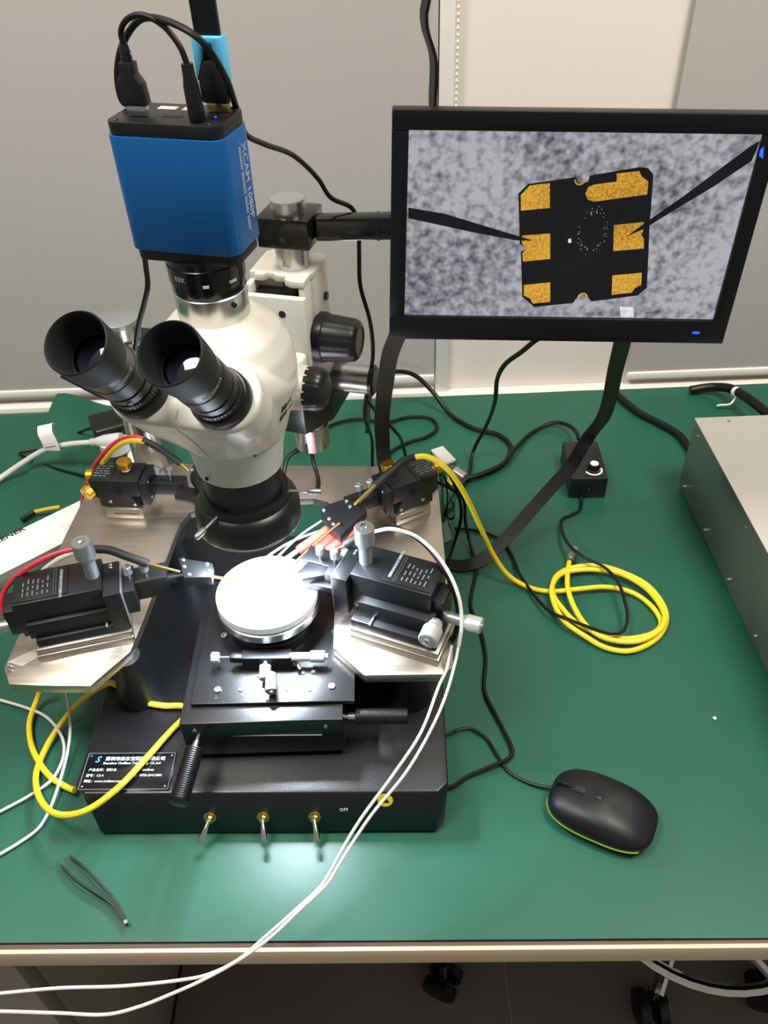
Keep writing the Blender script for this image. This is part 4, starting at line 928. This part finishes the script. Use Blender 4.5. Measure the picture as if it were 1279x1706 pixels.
# mouse
t = thing('computer_mouse', 'black wired computer mouse on the green mat', 'mouse', (.1965, .4120, 0), rad(-29)); t.matrix_basis = t.matrix_basis @ Matrix.Diagonal((.93, 1.08, .92, 1))
def mouse_pt(a, h):
    c, s_ = math.cos(a), math.sin(a)
    x = .0545 * math.copysign(abs(c) ** (2 / 3.2), c); y = .0305 * math.copysign(abs(s_) ** (2 / 3.2), s_)
    y *= 1 - .05 * (x / .0545) ** 2
    return x, y
def mouse_shell(z0, z1, inset, dome):
    n, rings = 56, 9; vs, fs = [], []
    for i in range(rings + 1):
        u_ = i / rings
        for k in range(n):
            x, y = mouse_pt(2 * PI * k / n, 0)
            if u_ < .25: f_ = 1 - inset * (1 - u_ / .25); z = z0 + (z1 - z0) * (u_ / .25)
            else:
                w_ = (u_ - .25) / .75; f_ = math.cos(w_ * PI / 2) ** .55 if w_ < 1 else 0.001
                z = z1 + dome * (1 - (1 - w_) ** 1.0) ** 1 * 0
                hgt = dome * (1 - ((x * f_) / .060) ** 2 * .62 + .10 * (x * f_) / .055 * -1) 
                z = z1 + hgt * math.sin(w_ * PI / 2) ** 1.0
            vs.append((x * max(f_, .001), y * max(f_, .001), z))
    for i in range(rings):
        for k in range(n): k2 = (k + 1) % n; fs.append((i * n + k, i * n + k2, (i + 1) * n + k2, (i + 1) * n + k))
    fs.append(tuple(reversed(range(n))))
    return MB().add(vs, fs)
mouse_shell(.001, .0135, .07, .0205).build('shell', 'mouse_black', t, ang=80)
gs = MB(); 
pts_ = [(*[q_ * 1.004 for q_ in mouse_pt(rad(a), 0)], .0102) for a in range(190, 320, 6)]
gs.sweep(pts_, .0008, 6, straight=True).build('green_trim', 'mouse_green', t)
MB().lathe([(0, .0105), (.001, .0115), (.0055, .0115), (.0065, .0105)], (-.0250, -.00325, .0230), (0, 1, 0), 28, knurl=-.0006, kn=2).build('scroll_wheel', 'black_rubber', t)
MB().box((-.0110, -.003, .0325), (-.0030, .003, .0346), .001).build('dpi_button', 'mouse_black', t)
MB().box((-.050, -.0004, .020), (-.0345, .0004, .0316), .0002).build('button_gap', 'dark_hole', t)
MB().sweep([(0.1597,0.4374,0.01), (0.1519,0.4408,0.006), (0.1329,0.4493,0.002), (0.1146,0.4635,0.002), (0.1061,0.4819,0.002), (0.0963,0.5039,0.002), (0.083,0.5141,0.003), (0.0702,0.5132,0.004), (0.059,0.5072,0.006), (.030, .50, .010)], .0017, 8).build('cord', 'black_cable', t, True)

# tweezers
t = thing('tweezers', 'black tweezers with bare steel tips lying at the left front', 'tweezers', (-0.2395,0.3258,0.003), 0)
j = Vector((-0.2397,0.3254,0.004))
for k, pts in enumerate(([j, (-0.2594,0.3453,0.0045), (-0.2819,0.3584,0.005), (-0.2979,0.3692,0.0045), (-0.3118,0.381,0.0035)], [j, (-0.2575,0.349,0.0045), (-0.276,0.3659,0.005), (-0.2903,0.3785,0.0045), (-0.3056,0.3894,0.0035)])):
    pts = [Vector(p) for p in pts]
    MB().ribbon(pts, [Vector((0, 0, 1))] * 5, .0052, .0020, 5).build('arm', 'black_rubber', t, True)
    d = (pts[-1] - pts[-2]).normalized()
    MB().sweep([pts[-1] - d * .001, pts[-1] + d * .008], .0011, 8, straight=True, r_end=.0004).build('tip', 'aluminium', t, True)
MB().cyl(j + Vector((-.0005, .001, .002)), j + Vector((-.0005, .001, .0035)), .0018, n=12).build('rivet', 'screw_steel', t, True)
tag(MB().lathe([(0, .0008), (.0008, .0022), (.002, .0014), (.0026, .0004)], (0.3404,0.5172,0), (0, 0, 1), 7).build('paper_crumb', 'paper_white'), 'tiny white paper crumb on the mat right of the mouse', 'crumb')

# small metal connector block behind the right rear positioner
t = thing('metal_connector', 'shiny metal connector block with a white label behind the right rear positioner', 'connector', (.0755, .822, 0), rad(25))
MB().box((-.010, -.018, .0), (.010, .018, .132), .003).build('block', 'chrome', t)
MB().box((-.0085, -.016, .131), (.0085, .016, .1326), .0005).build('label_sticker', 'paper_white', t)
MB().cyl((.006, -.017, .115), (.012, -.032, .112), .008).build('barrel', 'satin_silver', t)

# ================================================================== CABLES
def cable(name, label, pts, r, material, cat='cable', group=None, sub=6):
    return tag(MB().sweep(pts, r, 8, sub).build(name, material), label, cat, group)
yc = thing('yellow_cable', 'yellow cable running from the right rear positioner to a coil on the mat', 'cable', (0.2343,0.7664,0.006), 0)
def coil(pts): return [(740 + x / 2.373, 880 + y / 2.373) for x, y in pts]
MB().sweep([(0.0337,0.721,0.206),(0.0447,0.7212,0.207),(0.0557,0.7204,0.203),(0.0708,0.7182,0.19),(0.0849,0.7212,0.165),(0.1007,0.7292,0.125),(0.1161,0.7369,0.08),(0.1316,0.7344,0.042),(0.1491,0.7264,0.016),(0.1658,0.7187,0.006),(0.1852,0.7094,0.004),(0.2055,0.7043,0.006),(0.2351,0.7039,0.009),(0.268,0.7062,0.008),(0.2977,0.6994,0.004),(0.3155,0.6756,0.004),(0.3198,0.6496,0.004),(0.3114,0.637,0.004),(0.2949,0.6297,0.004),(0.2707,0.6273,0.004),(0.2456,0.6358,0.004),(0.2224,0.65,0.006),(0.2072,0.6756,0.008),(0.2006,0.6957,0.01),(0.2066,0.7209,0.01),(0.2209,0.7368,0.008),(0.2405,0.7443,0.007),(0.2698,0.7437,0.007),(0.299,0.7273,0.007),(0.3184,0.7075,0.007),(0.3287,0.6779,0.006),(0.327,0.654,0.006),(0.3153,0.6332,0.004),(0.2941,0.6162,0.004),(0.2696,0.6086,0.004),(0.2465,0.6151,0.004),(0.2274,0.6304,0.006),(0.2061,0.6519,0.01),(0.1983,0.6841,0.012),(0.202,0.7089,0.012),(0.2171,0.7298,0.01),(0.2368,0.735,0.01),(0.2592,0.7349,0.01),(0.2873,0.727,0.01),(0.3127,0.7039,0.009),(0.323,0.6774,0.009),(0.3232,0.6506,0.01),(0.3119,0.6327,0.01),(0.2891,0.6194,0.01),(0.2685,0.6186,0.009),(0.2458,0.6251,0.01),(0.2305,0.6414,0.011),(0.2221,0.6692,0.011),(0.2198,0.7018,0.011),(0.2244,0.7283,0.009),(0.2317,0.7534,0.007)], .0031, 8, 5).build('cord', 'yellow_cable', yc, True)
cn = Vector((0.2329,0.7555,0.007)); cd = (Vector((0.244,0.7771,0.007)) - cn).normalized()
MB().lathe([(0, .0042), (.004, .0045), (.0042, .006), (.009, .006), (.0092, .005), (.011, .005), (.0112, .0065), (.021, .0065), (.022, .005)], cn, cd, 20).build('bnc_connector', 'satin_silver', yc, True)
cable('red_cable', 'red cable looping over the left rear positioner', [(-0.2574,0.7511,0.222),(-0.2718,0.7551,0.223),(-0.2896,0.7618,0.215),(-0.3114,0.7712,0.195),(-0.3357,0.7839,0.165),(-0.3573,0.7976,0.13),(-0.3776,0.8162,0.09),(-0.3894,0.8287,0.06),(-0.3928,0.8314,0.035),(-0.3835,0.8116,0.028)], .0026, 'red_cable')
cable('yellow_loop_cable', 'yellow cable looping beside the red one at the left rear positioner', [(-0.257,0.748,0.221),(-0.2715,0.7512,0.221),(-0.2872,0.7576,0.213),(-0.308,0.7682,0.192),(-0.3323,0.7822,0.16),(-0.3537,0.7954,0.125),(-0.3729,0.8065,0.09),(-0.3916,0.8169,0.055),(-0.403,0.8106,0.03),(-0.4025,0.7864,0.026)], .0030, 'yellow_dark')
cable('red_lead', 'red cable arcing over the label of the left front positioner', [(-0.2843,0.596,0.205),(-0.3,0.596,0.205),(-0.3172,0.5932,0.203),(-0.337,0.5861,0.198),(-0.3546,0.5788,0.19),(-0.3684,0.5735,0.178),(-0.3744,0.5661,0.165),(-0.3732,0.5601,0.15),(-0.3679,0.556,0.135)], .0026, 'red_cable')
cable('white_lead', 'white cable arcing behind the left front positioner', [(-0.2881,0.6024,0.196),(-0.308,0.6032,0.193),(-0.3244,0.602,0.186),(-0.3407,0.5997,0.175),(-0.3537,0.6002,0.16),(-0.3651,0.6015,0.14)], .0024, 'white_cable')
cable('yellow_stub', 'short yellow cable end with black sleeve behind the white carton', [(-0.4483,0.8923,0.014),(-0.4654,0.8918,0.012),(-0.4847,0.8912,0.008)], .0030, 'yellow_dark')
cable('black_stub', 'black cable sleeve on the mat behind the white carton', [(-0.4847,0.8912,0.008),(-0.4922,0.8863,0.006),(-0.4999,0.8778,0.005)], .0040, 'black_cable')
cable('yellow_floor_loop', 'yellow cable curving out beneath the left platen wing to the base', [(-0.3759,0.5728,0.03),(-0.3861,0.5669,0.012),(-0.389,0.544,0.006),(-0.3787,0.5136,0.006),(-0.3646,0.4922,0.005),(-0.3473,0.4741,0.005),(-0.3326,0.4647,0.005),(-0.3173,0.4551,0.01)], .0031, 'yellow_cable')
cable('yellow_front_loop', 'yellow cable looping across the nameplate of the black base', [(-0.204,0.5186,0.0505),(-0.2155,0.5221,0.0505),(-0.231,0.5228,0.0505),(-0.2503,0.5274,0.0505),(-0.2706,0.5371,0.051),(-0.2914,0.5534,0.052),(-0.3083,0.5557,0.042),(-0.3349,0.5516,0.022),(-0.3554,0.5297,0.008),(-0.3633,0.5028,0.005),(-0.3632,0.4776,0.006),(-0.351,0.4501,0.012),(-0.3281,0.425,0.024),(-0.3038,0.4125,0.038),(-0.2817,0.4125,0.048),(-0.2587,0.4282,0.054),(-0.2394,0.458,0.053),(-0.2245,0.4853,0.0505),(-0.2154,0.4989,0.0505),(-0.2063,0.51,0.0505)], .0031, 'yellow_cable')
cable('white_wire', 'thin white wire curving at the left edge above the other', [(-0.4551,0.5842,0.004),(-0.4317,0.5742,0.004),(-0.4008,0.5617,0.006),(-0.3732,0.5473,0.008),(-0.3519,0.5259,0.01),(-0.3409,0.5057,0.01),(-0.3393,0.4871,0.009),(-0.3458,0.4701,0.006),(-0.3633,0.4553,0.004),(-0.3884,0.4394,0.003),(-0.4079,0.4276,0.003)], .0016, 'white_cable')
cable('white_wire', 'thin white wire hanging from the left platen wing to the mat', [(-0.3375,0.5479,0.06),(-0.3378,0.54,0.04),(-0.3368,0.5266,0.022),(-0.3352,0.5005,0.012),(-0.3357,0.4684,0.008),(-0.3389,0.4375,0.005),(-0.345,0.4201,0.003),(-0.3579,0.4072,0.003),(-0.3741,0.3953,0.003),(-0.3926,0.3833,0.003)], .0016, 'white_cable')
cable('white_twin_cable', 'left strand of the two white cables crossing the station front', [(0.0588,0.5129,0.14),(0.0532,0.4967,0.125),(0.0455,0.4827,0.121),(0.0255,0.4373,0.112),(-0.0007,0.4048,0.098),(-0.0306,0.3736,0.08),(-0.0478,0.3529,0.066),(-0.0563,0.3414,0.058),(-0.0651,0.3306,0.052),(-0.0881,0.3144,0.042),(-0.1131,0.298,0.032),(-0.1356,0.2848,0.022),(-0.1606,0.2771,0.015),(-0.1832,0.2749,0.012),(-0.2335,0.2735,0.008),(-0.2841,0.2746,0.006),(-0.3346,0.2734,0.003),(-0.3646,0.2725,0.002)], .0014, 'white_cable', group='white twin cables')
cable('white_twin_cable', 'right strand of the two white cables crossing the station front', [(0.0656,0.5126,0.14),(0.061,0.4978,0.132),(0.0498,0.4681,0.122),(0.0348,0.4394,0.113),(0.0104,0.4049,0.1),(-0.0206,0.3755,0.084),(-0.0404,0.3538,0.07),(-0.0509,0.3408,0.062),(-0.0598,0.3305,0.055),(-0.0826,0.3139,0.046),(-0.1075,0.2962,0.036),(-0.1321,0.2833,0.028),(-0.1634,0.2701,0.022),(-0.1868,0.2617,0.02),(-0.2101,0.2544,0.018),(-0.2361,0.2499,0.016),(-0.2752,0.2521,0.016),(-0.3244,0.2551,0.016),(-0.3538,0.2561,0.016)], .0014, 'white_cable', group='white twin cables')
cable('white_probe_cable', 'white cable arching over the right front positioner', [(-0.0111,0.6124,0.198),(0.0056,0.6114,0.202),(0.0285,0.5971,0.205),(0.0456,0.5763,0.203),(0.059,0.5557,0.193),(0.0669,0.5386,0.178),(0.0688,0.5227,0.158),(0.0655,0.5119,0.14)], .0019, 'white_cable')
cable('black_probe_cable', 'black cable arching beside the white one over the right front positioner', [(-0.0209,0.6107,0.192),(-0.0111,0.6153,0.197),(0.0086,0.6164,0.199),(0.0314,0.5981,0.2),(0.0484,0.5736,0.196),(0.0603,0.5546,0.182),(0.0665,0.542,0.162),(0.0655,0.5356,0.135),(0.0599,0.5428,0.1)], .0024, 'black_cable')
cable('camera_power_cable', 'black power lead hanging from the blue camera down past the monitor bar', [tuple(ml(-.031, .012, .600)), (-0.1615,0.6,0.5997), (-0.1623,0.597,0.6121), (-0.152,0.585,0.6351), (-0.1352,0.575,0.6514), (-0.1167,0.56,0.6534), (-0.095,0.545,0.6451), (-0.0864,0.555,0.6255), (-0.0862,0.585,0.5998), (-0.0866,0.615,0.5737), (-0.0784,0.65,0.5556), (-0.0614,0.7,0.5305), (-0.0454,0.73,0.5015), (-0.0359,0.745,0.4792), (-0.0189,0.75,0.4681), (-0.0137,0.753,0.4535), (-0.014,0.755,0.4241), (-0.0145,0.755,0.3909), (-0.0067,0.755,0.3521), (-0.0052,0.76,0.3118), (-0.0118,0.77,0.2697), (-0.0181,0.8,0.2111), (-.012, .875, .12), (-.01, .91, .03), (.01, .93, .004)], .0021, 'black_cable')
cable('camera_rear_cable', 'black lead dropping behind the blue camera and the eyepieces', [(-0.1819,0.64,0.4805), (-0.1846,0.645,0.4658), (-0.1879,0.65,0.448), (-0.1958,0.655,0.4297), (-0.2074,0.66,0.405), (-0.2221,0.67,0.367), (-0.2523,0.7,0.3174), (-0.2709,0.72,0.2949), (-.33, .76, .30)], .0022, 'black_cable')
cable('monitor_cable', 'black cable hanging from the monitor bottom to the mat', [(0.159,0.712,0.3519), (0.1526,0.715,0.346), (0.1437,0.73,0.326), (0.1331,0.76,0.2944), (0.132,0.8,0.2508), (0.1381,0.84,0.1984), (0.1477,0.9746,0.06), (0.1342,0.9832,0.015), (0.1243,0.9436,0.004), (0.1099,0.9102,0.004), (0.0889,0.8916,0.004)], .0026, 'black_cable')
cable('mains_cable', 'thick black cable making a wide loop on the mat behind the station', [(-0.0195,0.9925,0.05),(-0.0154,1.0485,0.07),(-0.0009,1.0982,0.075),(0.0256,1.1237,0.07),(0.056,1.1355,0.055),(0.0839,1.1257,0.03),(0.1104,1.0952,0.006),(0.1442,1.0564,0.004),(0.1789,1.0381,0.004),(0.1932,1.0093,0.004),(0.1841,0.9756,0.004),(0.1542,0.9473,0.004),(0.1132,0.9279,0.006),(0.0728,0.9007,0.006),(0.0422,0.879,0.006)], .0036, 'black_cable')
cable('dimmer_cable', 'black cable plugged into the far end of the dimmer box', [(0.2921,0.9987,0.018),(0.2925,1.014,0.018),(0.2879,1.0388,0.014),(0.2693,1.0584,0.008),(0.2349,1.0439,0.004),(0.2004,0.9988,0.008),(0.1752,0.9581,0.01),(0.1395,0.935,0.01),(0.1039,0.9207,0.01),(0.0731,0.9051,0.01),(0.0468,0.8869,0.01)], .0031, 'black_cable')
cable('looped_cable', 'black cable lying in a flat loop left of the big mains loop', [(0.0033,0.9798,0.004),(0.0147,1.0057,0.004),(0.0409,1.0269,0.004),(0.0709,1.0405,0.004),(0.0873,1.0634,0.004),(0.0778,1.0887,0.004),(0.0441,1.0943,0.004),(0.0058,1.079,0.006),(-0.0317,1.0915,0.006),(-0.0693,1.0824,0.006),(-0.1011,1.0522,0.006),(-0.1311,1.0124,0.006)], .0027, 'black_cable')
cable('boom_cable', 'black cable drooping from the boom end cap to the mat', [(-0.0151,0.8,0.2313), (-0.0023,0.82,0.1969), (0.0151,0.83,0.1676), (0.0306,0.9389,0.06), (0.0355,0.9436,0.03), (0.0448,0.9271,0.01)], .0022, 'black_cable')
cable('under_scope_cable', 'black cable arching behind the nose of the microscope', [(-0.1188,0.7916,0.135),(-0.1123,0.8048,0.15),(-0.0992,0.8117,0.155),(-0.0868,0.8152,0.15),(-0.0829,0.8097,0.133),(-0.0781,0.7939,0.122),(-0.0795,0.7694,0.1215)], .0026, 'black_cable')
cable('dimmer_output_cable', 'thin black cable from the dimmer box crossing the yellow coil', [(0.2737,0.8854,0.015),(0.2733,0.8805,0.004),(0.2664,0.8577,0.002),(0.2523,0.8485,0.002),(0.2401,0.8407,0.003),(0.2325,0.8079,0.01),(0.2348,0.7748,0.016),(0.2475,0.7488,0.019),(0.2686,0.7315,0.018),(0.2796,0.706,0.018),(0.2806,0.6741,0.018),(0.2775,0.6466,0.017),(0.2679,0.6287,0.015),(0.2545,0.6266,0.014),(0.2333,0.635,0.016),(0.2117,0.6481,0.016),(0.1915,0.6688,0.01),(0.1764,0.7059,0.006),(0.1662,0.7324,0.008),(0.1619,0.7736,0.003),(0.1526,0.8026,0.003),(0.1271,0.8218,0.003),(0.0958,0.8296,0.003),(0.068,0.8336,0.003)], .0020, 'black_cable')
cable('station_cable', 'black cable running down the right side of the station to its base', [(0.0603,0.7753,0.13), (0.084,0.7938,0.1), (0.1032,0.8174,0.06), (0.1051,0.8105,0.03), (0.1104,0.7938,0.008), (0.1142,0.7542,0.003), (0.1045,0.7126,0.003), (0.1004,0.6877,0.003), (0.1077,0.6491,0.003), (0.1092,0.6086,0.003), (0.1025,0.5628,0.003), (0.1104,0.531,0.003), (0.1161,0.5118,0.003), (0.1218,0.4848,0.003), (0.1176,0.4773,0.003), (0.096,0.4662,0.0055), (0.0742,0.4586,0.003), (0.0538,0.4456,0.006), (.044, .455, .010)], .0021, 'black_cable')
cable('rear_cable', 'black cable beside the platen passing behind the right front positioner', [(0.0628,0.7579,0.17), (0.0755,0.7661,0.15), (0.0894,0.7754,0.11), (0.0966,0.7884,0.06), (0.09,0.7877,0.02), (0.0811,0.7694,0.006), (0.0695,0.7395,0.004)], .0021, 'black_cable')
cable('black_hose', 'thick black hose on the mat going behind the grey instrument box', [(0.378,1.1462,0.006),(0.3865,1.1207,0.006),(0.4044,1.0785,0.006),(0.4287,1.0473,0.006),(0.4476,1.0176,0.006),(0.4536,0.9777,0.006),(0.4575,0.9342,0.006)], .0055, 'black_cable')
tt_ = thing('tied_hose', 'thick black hose with a white cable tie arching behind the instrument box', 'cable', (.56, 1.11, 0), 0)
hp = [(0.5021,1.1374,0.006),(0.5338,1.1346,0.012),(0.5533,1.1138,0.022),(0.5624,1.0782,0.03),(0.5688,1.0435,0.035),(0.5794,1.0045,0.035),(0.5974,0.9576,0.03)]
MB().sweep(hp, .0072, 10).build('hose', 'black_cable', tt_, True)
c = Vector(hp[2]).lerp(Vector(hp[3]), .45); d = (Vector(hp[3]) - Vector(hp[2])).normalized()
MB().lathe([(-.003, .0078), (.003, .0078)], c, d, 20).build('cable_tie', 'white_plastic', tt_, True)
MB().sweep([c + Vector((0, -.004, -.006)), c + Vector((-.010, -.012, -.014)), (0.5335,1.0915,0.006), (0.5293,1.0901,0.006)], .0016, 6).build('tie_tail', 'white_plastic', tt_, True)
# flat ribbon cable looping from the left end of the monitor round to the right
fb = MB()
rp_ = [(0.0225,0.7,0.3738), (0.012,0.715,0.337), (0.0065,0.73,0.2939), (0.0016,0.76,0.2293), (0.0026,0.79,0.1485), (0.008,0.8288,0.09), (.012, .80, .05), (.03, .73, .008), (.055, .685, .004), (0.0741,0.7586,0.004), (0.0968,0.7563,0.004), (0.1197,0.7587,0.01), (0.1479,0.7766,0.022), (0.1851,0.8064,0.045), (0.2207,0.8284,0.075), (0.2389,0.8352,0.095), (0.249,0.8408,0.115), (0.2615,0.85,0.1329), (0.2675,0.83,0.1708), (0.2623,0.8,0.2228), (0.2531,0.77,0.2729), (0.2403,0.725,0.3347), (0.2372,0.715,0.3534)]
vx = Vector((1, 0, 0)); vy = Vector((.7, .7, .2)); vz = Vector((.75, .3, .6))
wd_ = [vx] * 5 + [vx, vx, Vector((.8, .4, .0)), Vector((.5, .8, .0)), Vector((.1, 1, .1)), Vector((-.05, 1, .3)), Vector((-.4, .8, .4)), Vector((-.5, .75, .45)), Vector((-.55, .7, .4)), Vector((-.6, .6, .4)), Vector((-.75, .5, .3)), Vector((-.9, .2, .2))] + [Vector((-1, 0, .1))] * 6
fb.ribbon(rp_, wd_, .0165, .0026, 8)
tag(fb.build('flat_cable', 'black_cable'), 'wide flat black ribbon cable looping down from the monitor to the mat', 'cable')
